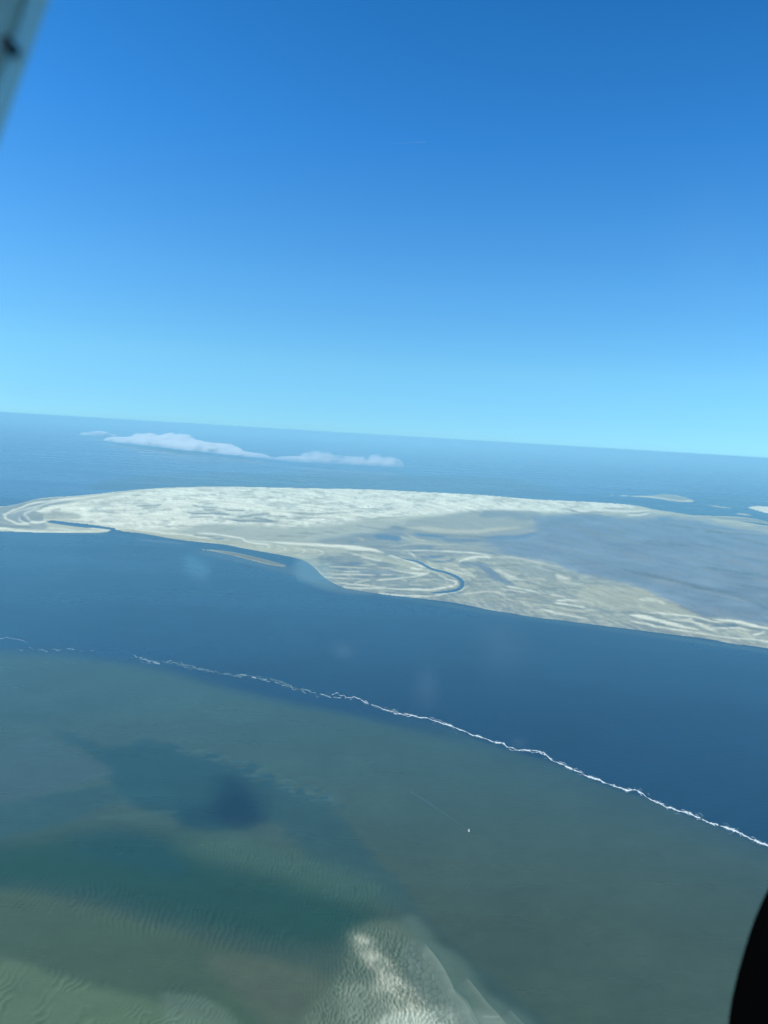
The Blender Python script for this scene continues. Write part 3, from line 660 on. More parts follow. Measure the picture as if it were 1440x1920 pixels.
# ------------------------------------------------------------------ meshes of the ground and the sea
def bilinear(A, u, v):
    x = np.clip(u - CX0, 0, CW - 1.001); y = np.clip(v - CY0, 0, CH - 1.001)
    xi = x.astype(int); yi = y.astype(int); fx = x - xi; fy = y - yi
    if A.ndim == 3: fx = fx[..., None]; fy = fy[..., None]
    return (A[yi, xi] * (1 - fx) + A[yi, xi + 1] * fx) * (1 - fy) + (A[yi + 1, xi] * (1 - fx) + A[yi + 1, xi + 1] * fx) * fy

def make_mesh(name, verts, quads, cols=None, wet=None, tris=None):
    me = bpy.data.meshes.new(name)
    nv, nq = len(verts), len(quads)
    me.vertices.add(nv); me.vertices.foreach_set('co', np.asarray(verts, np.float32).ravel())
    me.loops.add(nq * 4); me.loops.foreach_set('vertex_index', np.asarray(quads, np.int32).ravel())
    me.polygons.add(nq); me.polygons.foreach_set('loop_start', np.arange(0, nq * 4, 4, dtype=np.int32))
    me.polygons.foreach_set('use_smooth', np.ones(nq, bool))
    if cols is not None:
        at = me.color_attributes.new('albedo', 'FLOAT_COLOR', 'POINT')
        c = np.ones((nv, 4), np.float32); c[:, :3] = cols
        at.data.foreach_set('color', c.ravel())
    if wet is not None:
        at = me.attributes.new('wet', 'FLOAT', 'POINT'); at.data.foreach_set('value', np.asarray(wet, np.float32))
    me.update(calc_edges=True)
    o = bpy.data.objects.new(name, me); COL.objects.link(o)
    return o

FAR = 300000.0
# polar mesh grid centred under the flight position
fine = np.radians(np.arange(-37.5, 43.0, 0.066))
coarse = np.radians(np.arange(45.0, 321.1, 3.0))
TH = np.concatenate([fine, coarse])
dip = np.concatenate([np.array([ALT / FAR * FPX]), np.arange(ALT / FAR * FPX + 1.2, 420, 1.35)])
rad = ALT * FPX / dip
# beyond 2.3 km radius spacing follows the dip; nearer, even angular steps
r_in = rad[-1]
ang = np.arctan2(ALT, r_in)
angs = np.arange(ang + 0.00105, math.radians(62), 0.00105)
rad = np.concatenate([rad, ALT / np.tan(angs), [250, 120, 20]])
RR, TT = np.meshgrid(rad, TH, indexing='ij')
VX = (RR * np.sin(TT)); VY = (RR * np.cos(TT))
uu, vv, ok = to_image_px(VX, VY)
behind = ~ok
uu = np.where(behind, 2000, uu); vv = np.where(behind, 2040, vv)
nr, nt = RR.shape
idx = np.arange(nr * nt).reshape(nr, nt)
qa = idx[:-1, :]; qb = idx[1:, :]
quads_all = np.stack([qa, np.roll(qa, -1, 1), np.roll(qb, -1, 1), qb], -1)

sea_cols = bilinear(sea.c, uu, vv)
side = np.maximum(np.maximum(sstep(CX0 + 60, CX0 - 10, uu), sstep(CX0 + CW - 60, CX0 + CW, uu)), sstep(CY0 + CH - 130, CY0 + CH - 10, vv))[..., None]
front = sstep(-40, 60, vv - np.interp(uu, [-4000, 0, 480, 963, 1445, 2100, 6000], [1180, 1222, 1290, 1409, 1592, 1860, 3400]))[..., None]
gen = np.array((.045, .085, .060)) * front + np.array((.010, .058, .098)) * (1 - front)
gen = np.where((vv < 930)[..., None], np.array((.050, .145, .265)), gen)
sea_cols = sea_cols * (1 - side) + gen * side
verts = np.stack([VX, VY, np.zeros_like(VX)], -1).reshape(-1, 3)
centre = len(verts)
sea_obj = make_mesh('sea', verts, quads_all.reshape(-1, 4), sea_cols.reshape(-1, 3))
sea_obj['kind'] = 'structure'

# land sheets
all_masks = [('sandbank', land_mask)] + [('sandbar', b) for b in bars]
inside = (uu > CX0) & (uu < CX0 + CW - 1) & (vv > CY0) & (vv < 1300) & (np.arange(nt)[None, :] < len(fine))
lc = bilinear(land.c, uu, vv); lw = bilinear(land.w, uu, vv)
lum = blur(land.c.mean(2), 1, 1)
flat_s = bilinear(flat, uu, vv)
hill = bilinear(lum, uu, vv) * 4.0 + (bilinear(dry * N2, uu, vv)) * 3.0
def land_sheet(name, mask, keep=None):
    m = blur(mask, 1, 1, 1)
    h = bilinear(m, uu, vv)
    z = np.where(h > .5, (h - .5) * 1.6 + (h - .5) * 2 * hill, (h - .5) * 4)
    sel = (h > .12) & inside
    q = sel[:-1, :-1] & sel[1:, :-1] & sel[:-1, 1:] & sel[1:, 1:]
    top = (h[:-1, :-1] > .5) | (h[1:, :-1] > .5) | (h[:-1, 1:] > .5) | (h[1:, 1:] > .5)
    q &= top
    if keep is not None: q &= keep[:-1, :-1]
    Q = quads_all[:, :-1][q]
    used, inv = np.unique(Q, return_inverse=True)
    V = np.stack([VX.ravel()[used], VY.ravel()[used], z.ravel()[used]], -1)
    o = make_mesh(name, V, inv.reshape(-1, 4), lc.reshape(-1, 3)[used], lw.ravel()[used])
    o['kind'] = 'structure'
    return o
is_flat = flat_s > .5
land_objs = [land_sheet('sandbank', land_mask, ~is_flat), land_sheet('tidal_flat', land_mask, is_flat)]
for b in bars:
    land_objs.append(land_sheet('sandbar', b))

# ------------------------------------------------------------------ materials
def mat(name):
    m = bpy.data.materials.new(name); m.use_nodes = True
    return m, m.node_tree.nodes, m.node_tree.links, m.node_tree.nodes['Principled BSDF']
def simple(name, col, rough=.6, metal=0.0, noise=0.0, scale=20.0, spec=.5):
    m, n, l, p = mat(name)
    p.inputs['Base Color'].default_value = (*col, 1); p.inputs['Roughness'].default_value = rough; p.inputs['Metallic'].default_value = metal
    p.inputs['Specular IOR Level'].default_value = spec
    if noise:
        t = n.new('ShaderNodeTexNoise'); t.inputs['Scale'].default_value = scale; t.inputs['Detail'].default_value = 5
        c = n.new('ShaderNodeTexCoord'); l.new(c.outputs['Object'], t.inputs['Vector'])
        r = n.new('ShaderNodeValToRGB'); r.color_ramp.elements[0].position = .35; r.color_ramp.elements[1].position = .65
        r.color_ramp.elements[0].color = (*[v * (1 - noise) for v in col], 1); r.color_ramp.elements[1].color = (*[min(1, v * (1 + noise)) for v in col], 1)
        l.new(t.outputs['Fac'], r.inputs['Fac']); l.new(r.outputs['Color'], p.inputs['Base Color'])
    return m

def attr_mul(n, l, p, scales, amt):
    """albedo attribute times a soft world-space grain"""
    a = n.new('ShaderNodeAttribute'); a.attribute_name = 'albedo'
    tcn = n.new('ShaderNodeTexCoord')
    cur = a.outputs['Color']
    for s, k in zip(scales, amt):
        t = n.new('ShaderNodeTexNoise'); t.inputs['Scale'].default_value = s; t.inputs['Detail'].default_value = 4; t.inputs['Roughness'].default_value = .6
        l.new(tcn.outputs['Object'], t.inputs['Vector'])
        mr = n.new('ShaderNodeMapRange'); mr.inputs['From Min'].default_value = .3; mr.inputs['From Max'].default_value = .7
        mr.inputs['To Min'].default_value = 1 - k; mr.inputs['To Max'].default_value = 1 + k
        l.new(t.outputs['Fac'], mr.inputs['Value'])
        v = n.new('ShaderNodeVectorMath'); v.operation = 'SCALE'
        l.new(cur, v.inputs[0]); l.new(mr.outputs['Result'], v.inputs['Scale']); cur = v.outputs[0]
    l.new(cur, p.inputs['Base Color'])
    return tcn

m_sea, n, l, p = mat('sea_water')
tcn = attr_mul(n, l, p, (.0035, .04), (.05, .06))
p.inputs['Roughness'].default_value = .28
p.inputs['IOR'].default_value = 1.33
t1 = n.new('ShaderNodeTexNoise'); t1.inputs['Scale'].default_value = .05; t1.inputs['Detail'].default_value = 6; t1.inputs['Roughness'].default_value = .62
mp = n.new('ShaderNodeMapping'); mp.inputs['Rotation'].default_value = (0, 0, .5); mp.inputs['Scale'].default_value = (1, 2.6, 1)
l.new(tcn.outputs['Object'], mp.inputs['Vector']); l.new(mp.outputs[0], t1.inputs['Vector'])
bp = n.new('ShaderNodeBump'); bp.inputs['Strength'].default_value = .4; bp.inputs['Distance'].default_value = 1.2
l.new(t1.outputs['Fac'], bp.inputs['Height']); l.new(bp.outputs[0], p.inputs['Normal'])
# wind lanes: rougher and smoother water
t2 = n.new('ShaderNodeTexNoise'); t2.inputs['Scale'].default_value = .0011; t2.inputs['Detail'].default_value = 7; t2.inputs['Roughness'].default_value = .6
mp2 = n.new('ShaderNodeMapping'); mp2.inputs['Rotation'].default_value = (0, 0, -.35); mp2.inputs['Scale'].default_value = (.35, 1.6, 1)
l.new(tcn.outputs['Object'], mp2.inputs['Vector']); l.new(mp2.outputs[0], t2.inputs['Vector'])
mr2 = n.new('ShaderNodeMapRange'); mr2.inputs['From Min'].default_value = .3; mr2.inputs['From Max'].default_value = .7; mr2.inputs['To Min'].default_value = .23; mr2.inputs['To Max'].default_value = .34
l.new(t2.outputs['Fac'], mr2.inputs['Value']); l.new(mr2.outputs['Result'], p.inputs['Roughness'])
sea_obj.data.materials.append(m_sea)

m_land, n, l, p = mat('tidal_sand')
tcn = attr_mul(n, l, p, (.004, .03), (.05, .05))
aw = n.new('ShaderNodeAttribute'); aw.attribute_name = 'wet'
mr = n.new('ShaderNodeMapRange'); mr.inputs['To Min'].default_value = .85; mr.inputs['To Max'].default_value = .22
l.new(aw.outputs['Fac'], mr.inputs['Value']); l.new(mr.outputs['Result'], p.inputs['Roughness'])
ms = n.new('ShaderNodeMapRange'); ms.inputs['To Min'].default_value = .0; ms.inputs['To Max'].default_value = .5
l.new(aw.outputs['Fac'], ms.inputs['Value']); l.new(ms.outputs['Result'], p.inputs['Specular IOR Level'])
p.inputs['IOR'].default_value = 1.4
for o in land_objs: o.data.materials.append(m_land)

# ------------------------------------------------------------------ haze: the air between
def box_mesh(name, lo, hi):
    me = bpy.data.meshes.new(name)
    v = [(x, y, z) for x in (lo[0], hi[0]) for y in (lo[1], hi[1]) for z in (lo[2], hi[2])]
    me.from_pydata(v, [], [(0, 1, 3, 2), (4, 6, 7, 5), (0, 4, 5, 1), (2, 3, 7, 6), (0, 2, 6, 4), (1, 5, 7, 3)])
    o = bpy.data.objects.new(name, me); COL.objects.link(o)
    return o
haze = box_mesh('haze', (-310000, -310000, -1), (310000, 310000, 712))
haze['kind'] = 'stuff'
m_haze = bpy.data.materials.new('haze_air'); m_haze.use_nodes = True
n, l = m_haze.node_tree.nodes, m_haze.node_tree.links
n.clear()
ho = n.new('ShaderNodeOutputMaterial'); pv = n.new('ShaderNodeVolumePrincipled')
HAZE_D, HAZE_C = 4.6e-5, (.45, .88, 1.0)
#HAZEPARAMS
pv.inputs['Density'].default_value = HAZE_D; pv.inputs['Color'].default_value = (*HAZE_C, 1); pv.inputs['Anisotropy'].default_value = 0.0
l.new(pv.outputs[0], ho.inputs['Volume'])
haze.data.materials.append(m_haze)

# ------------------------------------------------------------------ foam line along the front between the two waters
def prop(o, label, cat, group=None):
    o['label'] = label; o['category'] = cat
    if group: o['group'] = group
    return o
m_foam = simple('foam', (.74, .80, .80), .7, 0, .15, .3)
m_foam2 = simple('thin_foam', (.20, .30, .34), .6, 0, .2, .3)
foam_path = [(200, 1226), (245, 1236), (290, 1242), (330, 1244), (370, 1252), (400, 1260), (440, 1266), (480, 1270), (520, 1278), (545, 1288), (570, 1294), (620, 1305), (660, 1308), (690, 1320), (720, 1330),
             (770, 1342), (812, 1350), (860, 1368), (905, 1384), (940, 1394), (963, 1404), (1000, 1408), (1020, 1414), (1037, 1426), (1070, 1440), (1095, 1452), (1130, 1466), (1170, 1480), (1192, 1481), (1205, 1490),
             (1240, 1508), (1270, 1520), (1300, 1528), (1330, 1543), (1365, 1553), (1400, 1568), (1422, 1578), (1445, 1588), (1520, 1618), (1620, 1660), (1760, 1716), (1920, 1784)]
def ribbon(path, wid, seed, gap=0.0, jit=1.0, z=.25, amp=1.0):
    Q = spline(path, 1.3); n_ = len(Q); rs = np.random.RandomState(seed)
    T_ = np.gradient(Q, axis=0); T_ /= np.linalg.norm(T_, axis=1)[:, None]; N_ = np.stack([-T_[:, 1], T_[:, 0]], 1)
    s = np.arange(n_)
    off = (vnoise(s / 9.0, s * 0 + seed, 3) - .5) * 5.5 * amp + (vnoise(s / 3.0, s * 0 + seed + 9, 5) - .5) * 2.2 * amp
    wv = np.interp(np.linspace(0, 1, n_), np.linspace(0, 1, len(wid)), wid) * (.35 + 1.3 * vnoise(s / 2.6, s * 0 + seed, 8)) * (.5 + vnoise(s / 14.0, s * 0 + seed, 12))
    on = vnoise(s / 7.0, s * 0 + seed + 4, 15) > gap
    C = Q + N_ * off[:, None]
    vs, fs = [], []
    prev = None
    for i in range(n_):
        a = C[i] + N_[i] * wv[i] * .5 * (1 + .5 * (rs.rand() - .5)); b = C[i] - N_[i] * wv[i] * .5 * (1 + .5 * (rs.rand() - .5))
        if on[i] and wv[i] > .15:
            k_ = len(vs); vs += [on_ground(*a, z), on_ground(*b, z)]
            if prev is not None: fs.append((prev, prev + 1, k_ + 1, k_))
            prev = k_
        else: prev = None
    return vs, fs
def stuff_mesh(name, chunks, m):
    V, F = [], []
    for vs, fs in chunks:
        b = len(V); V += [tuple(map(float, v)) for v in vs]; F += [tuple(i + b for i in f) for f in fs]
    me = bpy.data.meshes.new(name); me.from_pydata(V, [], F); me.update()
    o = bpy.data.objects.new(name, me); COL.objects.link(o); me.materials.append(m)
    return o
ch_ = [ribbon(foam_path[14:], [.9, 1.3, 1.8, 2.2, 2.6], 1, .04, amp=.55),
       ribbon(foam_path[14:], [.4, .6, .8, 1.0], 2, .6, amp=1.5, z=.27),
       ribbon(foam_path[20:], [.4, .6, .8], 3, .66, amp=1.8, z=.29),
       ribbon(foam_path[6:16], [.3, .5, .9], 4, .30, z=.25), ribbon(foam_path[8:16], [.3, .6], 6, .5, amp=2, z=.27)]
rs = random.Random(4)
for k_ in range(46):      # thicker clots of foam
    i = rs.randrange(16, len(foam_path) - 1); f_ = rs.random()
    cx = foam_path[i][0] * (1 - f_) + foam_path[i + 1][0] * f_ ; cy = foam_path[i][1] * (1 - f_) + foam_path[i + 1][1] * f_ + rs.uniform(-1, 1)
    vs = []; nn = 7; rx = rs.uniform(1.5, 4.5) * (.5 + .5 * cx / 1440); ry = rs.uniform(.5, 1.2)
    for a_ in range(nn):
        t_ = 2 * math.pi * a_ / nn; q_ = rs.uniform(.6, 1.2)
        dx, dy = rx * math.cos(t_) * q_, ry * math.sin(t_) * q_
        vs.append(on_ground(cx + dx, cy + dy + dx * .40, .31))
    ch_.append((vs, [tuple(range(nn))]))
foam = stuff_mesh('foam_line', ch_, m_foam); foam['kind'] = 'stuff'
ch2 = [ribbon(foam_path[1:9], [.5, .8, 1.0], 11, .35, amp=1.6, z=.2), ribbon(foam_path[1:5], [.8, 1.4, .8], 12, .4, amp=2.2, z=.22),
       ribbon([(0, 1197), (30, 1199), (52, 1205)], [.8, 1.2, .5], 13, .3, z=.2), ribbon([(30, 1216), (90, 1218), (135, 1218), (200, 1223)], [.5, 1, .5], 14, .35, z=.2),
       ribbon([(250, 1232), (275, 1238), (300, 1243)], [1.5, 3.4, 1.5], 15, .25, amp=1.5, z=.22), ribbon(foam_path[12:], [.5, .8], 16, .66, amp=3.0, z=.2)]
ch3 = [ribbon(foam_path[14:], [2.5, 4, 5.5, 6.5], 1, .0, amp=.6, z=.12), ribbon(foam_path[2:16], [2, 4, 3, 4], 21, .25, amp=.8, z=.12)]
foam3 = stuff_mesh('milky_water', ch3, simple('milky_water', (.075, .135, .14), .4, 0, .3, .05)); foam3['kind'] = 'stuff'
foam2 = stuff_mesh('thin_foam', ch2, m_foam2); foam2['kind'] = 'stuff'

# ------------------------------------------------------------------ things
def obj_from(name, V, F, m, parent=None, smooth=False):
    me = bpy.data.meshes.new(name); me.from_pydata([tuple(map(float, v)) for v in V], [], F); me.update()
    if smooth: me.polygons.foreach_set('use_smooth', [True] * len(me.polygons))
    me.materials.append(m)
    o = bpy.data.objects.new(name, me); COL.objects.link(o)
    if parent: o.parent = parent
    return o
def root(name, loc, rz, label, cat):
    o = bpy.data.objects.new(name, None); COL.objects.link(o); o.location = loc; o.rotation_euler = (0, 0, rz); prop(o, label, cat)
    return o
def bar_vf(a, b, r, nseg=6, r2=None):
    a = Vector(a); b = Vector(b); d = (b - a).normalized(); q = d.to_track_quat('Z', 'Y'); r2 = r if r2 is None else r2
    V = [a + q @ Vector((r * math.cos(2 * math.pi * i / nseg), r * math.sin(2 * math.pi * i / nseg), 0)) for i in range(nseg)]
    V += [b + q @ Vector((r2 * math.cos(2 * math.pi * i / nseg), r2 * math.sin(2 * math.pi * i / nseg), 0)) for i in range(nseg)]
    F = [(i, (i + 1) % nseg, nseg + (i + 1) % nseg, nseg + i) for i in range(nseg)] + [tuple(range(nseg))[::-1], tuple(range(nseg, 2 * nseg))]
    return V, F
def box_vf(lo, hi):
    V = [(x, y, z) for x in (lo[0], hi[0]) for y in (lo[1], hi[1]) for z in (lo[2], hi[2])]
    return V, [(0, 1, 3, 2), (4, 6, 7, 5), (0, 4, 5, 1), (2, 3, 7, 6), (0, 2, 6, 4), (1, 5, 7, 3)]
m_hull = simple('white_hull', (.80, .82, .80), .3); m_sail = simple('sailcloth', (.85, .86, .82), .8); m_mast = simple('mast_metal', (.55, .57, .58), .35, .8)
m_deck = simple('deck', (.55, .50, .40), .6, 0, .2); m_dark = simple('dark_tarred_timber', (.05, .055, .05), .7, 0, .3)
# sailing boat
pb = on_ground(879, 1559)
boat = root('sailing_boat', (pb[0], pb[1], 0), math.radians(-38), 'small white sailing boat alone on the grey-green water below the foam line', 'boat')
V, F = [], []
sec = [(-3.6, 1.0, .75), (-2.0, 1.25, .7), (0, 1.35, .72), (2.0, 1.0, .85), (3.4, .45, 1.0), (4.1, .03, 1.1)]
for x, hw, top in sec:
    V += [(x, -hw, top), (x, -hw * .85, .1), (x, 0, -.35), (x, hw * .85, .1), (x, hw, top)]
for i in range(len(sec) - 1):
    for j in range(4):
        a = i * 5 + j; F.append((a, a + 5, a + 6, a + 1))
F.append((0, 1, 2, 3, 4)); F.append((29, 28, 27, 26, 25))
obj_from('hull', V, F, m_hull, boat)
V = []; F = []
for x, hw, top in sec: V += [(x, -hw * .96, top - .04), (x, hw * .96, top - .04)]
for i in range(len(sec) - 1): F.append((2 * i, 2 * i + 2, 2 * i + 3, 2 * i + 1))
obj_from('deck', V, F, m_deck, boat)
V = [(-.9, -.7, .68), (1.6, -.55, .8), (1.6, .55, .8), (-.9, .7, .68), (-.9, -.6, 1.25), (1.2, -.4, 1.2), (1.2, .4, 1.2), (-.9, .6, 1.25)]
obj_from('cabin', V, [(0, 1, 5, 4), (1, 2, 6, 5), (2, 3, 7, 6), (3, 0, 4, 7), (4, 5, 6, 7)], m_hull, boat)
obj_from('mast', *bar_vf((.7, 0, .8), (.7, 0, 9.4), .09), m_mast, boat)
obj_from('boom', *bar_vf((.7, 0, 1.6), (-2.9, .5, 1.65), .06), m_mast, boat)
def sail(a, b, c, bulge, name):
    a, b, c = map(Vector, (a, b, c)); nrm = (b - a).cross(c - a).normalized(); V = []; F = []; K = 6; ix = {}
    for i in range(K + 1):
        for j in range(K + 1 - i):
            u_, v_ = i / K, j / K; w_ = 1 - u_ - v_
            ix[i, j] = len(V); V.append(a * w_ + b * u_ + c * v_ + nrm * bulge * 27 * w_ * u_ * v_)
    for i in range(K):
        for j in range(K - i):
            F.append((ix[i, j], ix[i + 1, j], ix[i, j + 1]))
            if j < K - i - 1: F.append((ix[i + 1, j], ix[i + 1, j + 1], ix[i, j + 1]))
    o = obj_from(name, V, F, m_sail, boat, True)
    so = o.modifiers.new('thickness', 'SOLIDIFY'); so.thickness = .02
    return o
sail((.62, 0, 1.75), (.62, 0, 9.2), (-2.8, .48, 1.75), .25, 'mainsail')
sail((.8, 0, 8.2), (3.9, 0, 1.15), (.3, .5, 1.4), .2, 'foresail')
boat.scale = (.6, .6, .6)
# faint wake
V, F = [], []
wk = [(877, 1557), (862, 1545), (845, 1533), (822, 1518), (800, 1503), (770, 1484)]
m_wake = simple('wake_water', (.050, .092, .077), .34)
Q = spline(wk, 4)
for i, q in enumerate(Q):
    w_ = .35 + i / len(Q) * 2.2 * (.6 + .6 * rs.random())
    V += [on_ground(q[0] - w_ * .5, q[1] + w_ * .8, .12), on_ground(q[0] + w_ * .5, q[1] - w_ * .8, .12)]
    if i: F.append((2 * i - 2, 2 * i - 1, 2 * i + 1, 2 * i))
wake = obj_from('boat_wake', V, F, m_wake); wake['kind'] = 'stuff'
# refuge beacon on the plain
pt = on_ground(690, 952)
bc = root('beacon_tower', (pt[0], pt[1], 1.0), .4, 'dark slender refuge beacon on stilts standing on the white sand plain', 'beacon')
for sx in (-1, 1):
    for sy in (-1, 1):
        obj_from('leg', *bar_vf((sx * 3.6, sy * 3.6, -1.5), (sx * 1.6, sy * 1.6, 12), .55), m_dark, bc)
obj_from('platform', *box_vf((-3, -3, 12), (3, 3, 12.6)), m_dark, bc)
obj_from('refuge_cabin', *box_vf((-2.5, -2.5, 12.6), (2.5, 2.5, 17)), m_dark, bc)
obj_from('roof', [(-3, -3, 17), (3, -3, 17), (3, 3, 17), (-3, 3, 17), (0, 0, 20)], [(0, 1, 4), (1, 2, 4), (2, 3, 4), (3, 0, 4), (3, 2, 1, 0)], m_dark, bc)
obj_from('mast', *bar_vf((0, 0, 19.8), (0, 0, 25), .4), m_dark, bc)
obj_from('ladder', *box_vf((-.5, -3.0, -1), (.5, -2.7, 12)), m_dark, bc)
for z_ in (4.5, 8.5):
    k_ = 3.6 - 2.0 * (z_ + 1.5) / 13.5
    for a_, b_ in (((-k_, -k_), (k_, -k_)), ((k_, -k_), (k_, k_)), ((k_, k_), (-k_, k_)), ((-k_, k_), (-k_, -k_))):
        obj_from('brace', *bar_vf((*a_, z_), (*b_, z_), .22), m_dark, bc)

# ------------------------------------------------------------------ clouds: flat-based puffs lying low over the sea
m_cloud = bpy.data.materials.new('cloud_vapour'); m_cloud.use_nodes = True
n, l = m_cloud.node_tree.nodes, m_cloud.node_tree.links; n.clear()
co = n.new('ShaderNodeOutputMaterial'); cv = n.new('ShaderNodeVolumePrincipled')
cv.inputs['Color'].default_value = (.985, 1, 1, 1); cv.inputs['Anisotropy'].default_value = .0; 
ctc = n.new('ShaderNodeTexCoord'); cmp_ = n.new('ShaderNodeMapping'); cmp_.inputs['Scale'].default_value = (1, 1, 1.5)
cn = n.new('ShaderNodeTexNoise'); cn.inputs['Scale'].default_value = 1 / 240.0; cn.inputs['Detail'].default_value = 7; cn.inputs['Roughness'].default_value = .62
cr_ = n.new('ShaderNodeMapRange'); cr_.name = 'density_range'; cr_.inputs['From Min'].default_value = .41; cr_.inputs['From Max'].default_value = .70
cr_.inputs['To Min'].default_value = 0; cr_.inputs['To Max'].default_value = .045
l.new(ctc.outputs['Object'], cmp_.inputs['Vector']); l.new(cmp_.outputs[0], cn.inputs['Vector']); l.new(cn.outputs['Fac'], cr_.inputs['Value']); 
csp = n.new('ShaderNodeSeparateXYZ'); cz = n.new('ShaderNodeMapRange'); cz.inputs['From Min'].default_value = -15; cz.inputs['From Max'].default_value = 75
cmu = n.new('ShaderNodeMath'); cmu.operation = 'MULTIPLY'
l.new(ctc.outputs['Object'], csp.inputs[0]); l.new(csp.outputs['Z'], cz.inputs['Value']); l.new(cz.outputs['Result'], cmu.inputs[0]); l.new(cr_.outputs['Result'], cmu.inputs[1]); l.new(cmu.outputs[0], cv.inputs['Density'])
l.new(cv.outputs[0], co.inputs['Volume'])
m_cloud2 = m_cloud.copy(); m_cloud2.name = 'thin_cloud_vapour'
m_cloud2.node_tree.nodes['density_range'].inputs['To Max'].default_value = .0085
def cloud(u0, v0, u1, v1, base, lumps, depth, label, m, seed, flatness=.12):
    """lumps: (position 0-1, half width 0-1, height m)"""
    A = on_ground(u0, v0, base); Bp = on_ground(u1, v1, base)
    mid = (A + Bp) / 2; L = float(np.linalg.norm((Bp - A)[:2])); an = math.atan2(Bp[1] - A[1], Bp[0] - A[0])
    nu, nv_ = 150, 40
    S, Tt = np.meshgrid(np.linspace(-.06, 1.06, nu), np.linspace(-1, 1, nv_), indexing='ij')
    H = np.zeros_like(S)
    for p_, w_, h_, t_ in lumps:
        e = 1 - ((S - p_) / w_) ** 2 - ((Tt - t_) / .75) ** 2
        H = np.maximum(H, h_ * np.sqrt(np.clip(e, 0, 1)))
    b1 = 1 - np.abs(2 * vnoise(S * L / 420 + seed, Tt * depth / 420 + seed * 3, seed) - 1)
    b2 = 1 - np.abs(2 * vnoise(S * L / 170 + seed, Tt * depth / 200 + seed * 3, seed + 5) - 1)
    b3 = 1 - np.abs(2 * vnoise(S * L / 80 + seed, Tt * depth / 90 + seed * 3, seed + 8) - 1)
    H = 1.2 * H * (.22 + .55 * np.sqrt(b1) + .34 * np.sqrt(b2) + .16 * b3)
    H = np.clip(H, 0.0, None); H[0] = H[-1] = 0; H[:, 0] = H[:, -1] = 0
    H = H + .5
    X = (S - .5) * L; Y = Tt * depth / 2 + (fbm(S * 6 + seed, Tt * 0, 3, seed) - .5) * depth * .3
    top = np.stack([X, Y, H], -1).reshape(-1, 3); bot = np.stack([X, Y, -H * flatness - .5], -1).reshape(-1, 3)
    i0 = np.arange(nu * nv_).reshape(nu, nv_); N0 = nu * nv_
    qt = np.stack([i0[:-1, :-1], i0[1:, :-1], i0[1:, 1:], i0[:-1, 1:]], -1).reshape(-1, 4)
    qb_ = qt[:, ::-1] + N0
    rim = list(i0[:, 0]) + list(i0[-1, 1:]) + list(i0[::-1, -1][1:]) + list(i0[0, ::-1][1:-1])
    rim = np.array(rim); rn = np.roll(rim, -1)
    qr = np.stack([rim, rim + N0, rn + N0, rn], -1)
    o = make_mesh('cloud', np.vstack([top, bot]), np.vstack([qt, qb_, qr]))
    o.location = tuple(mid); o.rotation_euler = (0, 0, an)
    o.data.materials.append(m); prop(o, label, 'cloud', 'low clouds over the far sea')
    return o
cloud(152, 816, 216, 818, 90, [(.5, .42, 130, 0), (.3, .3, 80, .2), (.8, .25, 70, 0)], 700, 'small round white cloud puff at the left end of the cloud bank over the sea', m_cloud, 3)
cloud(205, 826, 480, 856, 90, [(.16, .2, 110, 0), (.34, .2, 230, .1), (.52, .16, 270, 0), (.70, .22, 190, 0), (.9, .14, 60, 0)], 1100, 'long bright white cloud bank with humped top lying low over the far sea', m_cloud, 5)
cloud(465, 856, 560, 866, 90, [(.3, .4, 35, 0), (.85, .25, 90, 0)], 800, 'thin pale wisp of cloud between the white bank and the greyish cloud', m_cloud2, 8)
cloud(560, 866, 752, 876, 90, [(.2, .22, 190, 0), (.45, .3, 150, 0), (.75, .3, 170, .1), (.92, .12, 130, 0)], 900, 'faint greyish pink cloud strip at the right end of the cloud bank', m_cloud2, 11)

# distant vapour trail high in the sky
def sky_pt(u, v, dist):
    return EYE + px_dir(u, v) * dist
m_tr = bpy.data.materials.new('vapour_trail'); m_tr.use_nodes = True
n, l = m_tr.node_tree.nodes, m_tr.node_tree.links; n.clear()
co = n.new('ShaderNodeOutputMaterial'); cv = n.new('ShaderNodeVolumePrincipled'); cv.inputs['Color'].default_value = (1, 1, 1, 1); cv.inputs['Density'].default_value = .0016
l.new(cv.outputs[0], co.inputs['Volume'])
a_, b_ = sky_pt(734, 269, 26000), sky_pt(800, 266, 28000)
V, F = bar_vf(a_, b_, 9, 8, 14)
trl = obj_from('vapour_trail', V, F, m_tr); prop(trl, 'short faint pale vapour trail high in the blue sky', 'vapour trail')

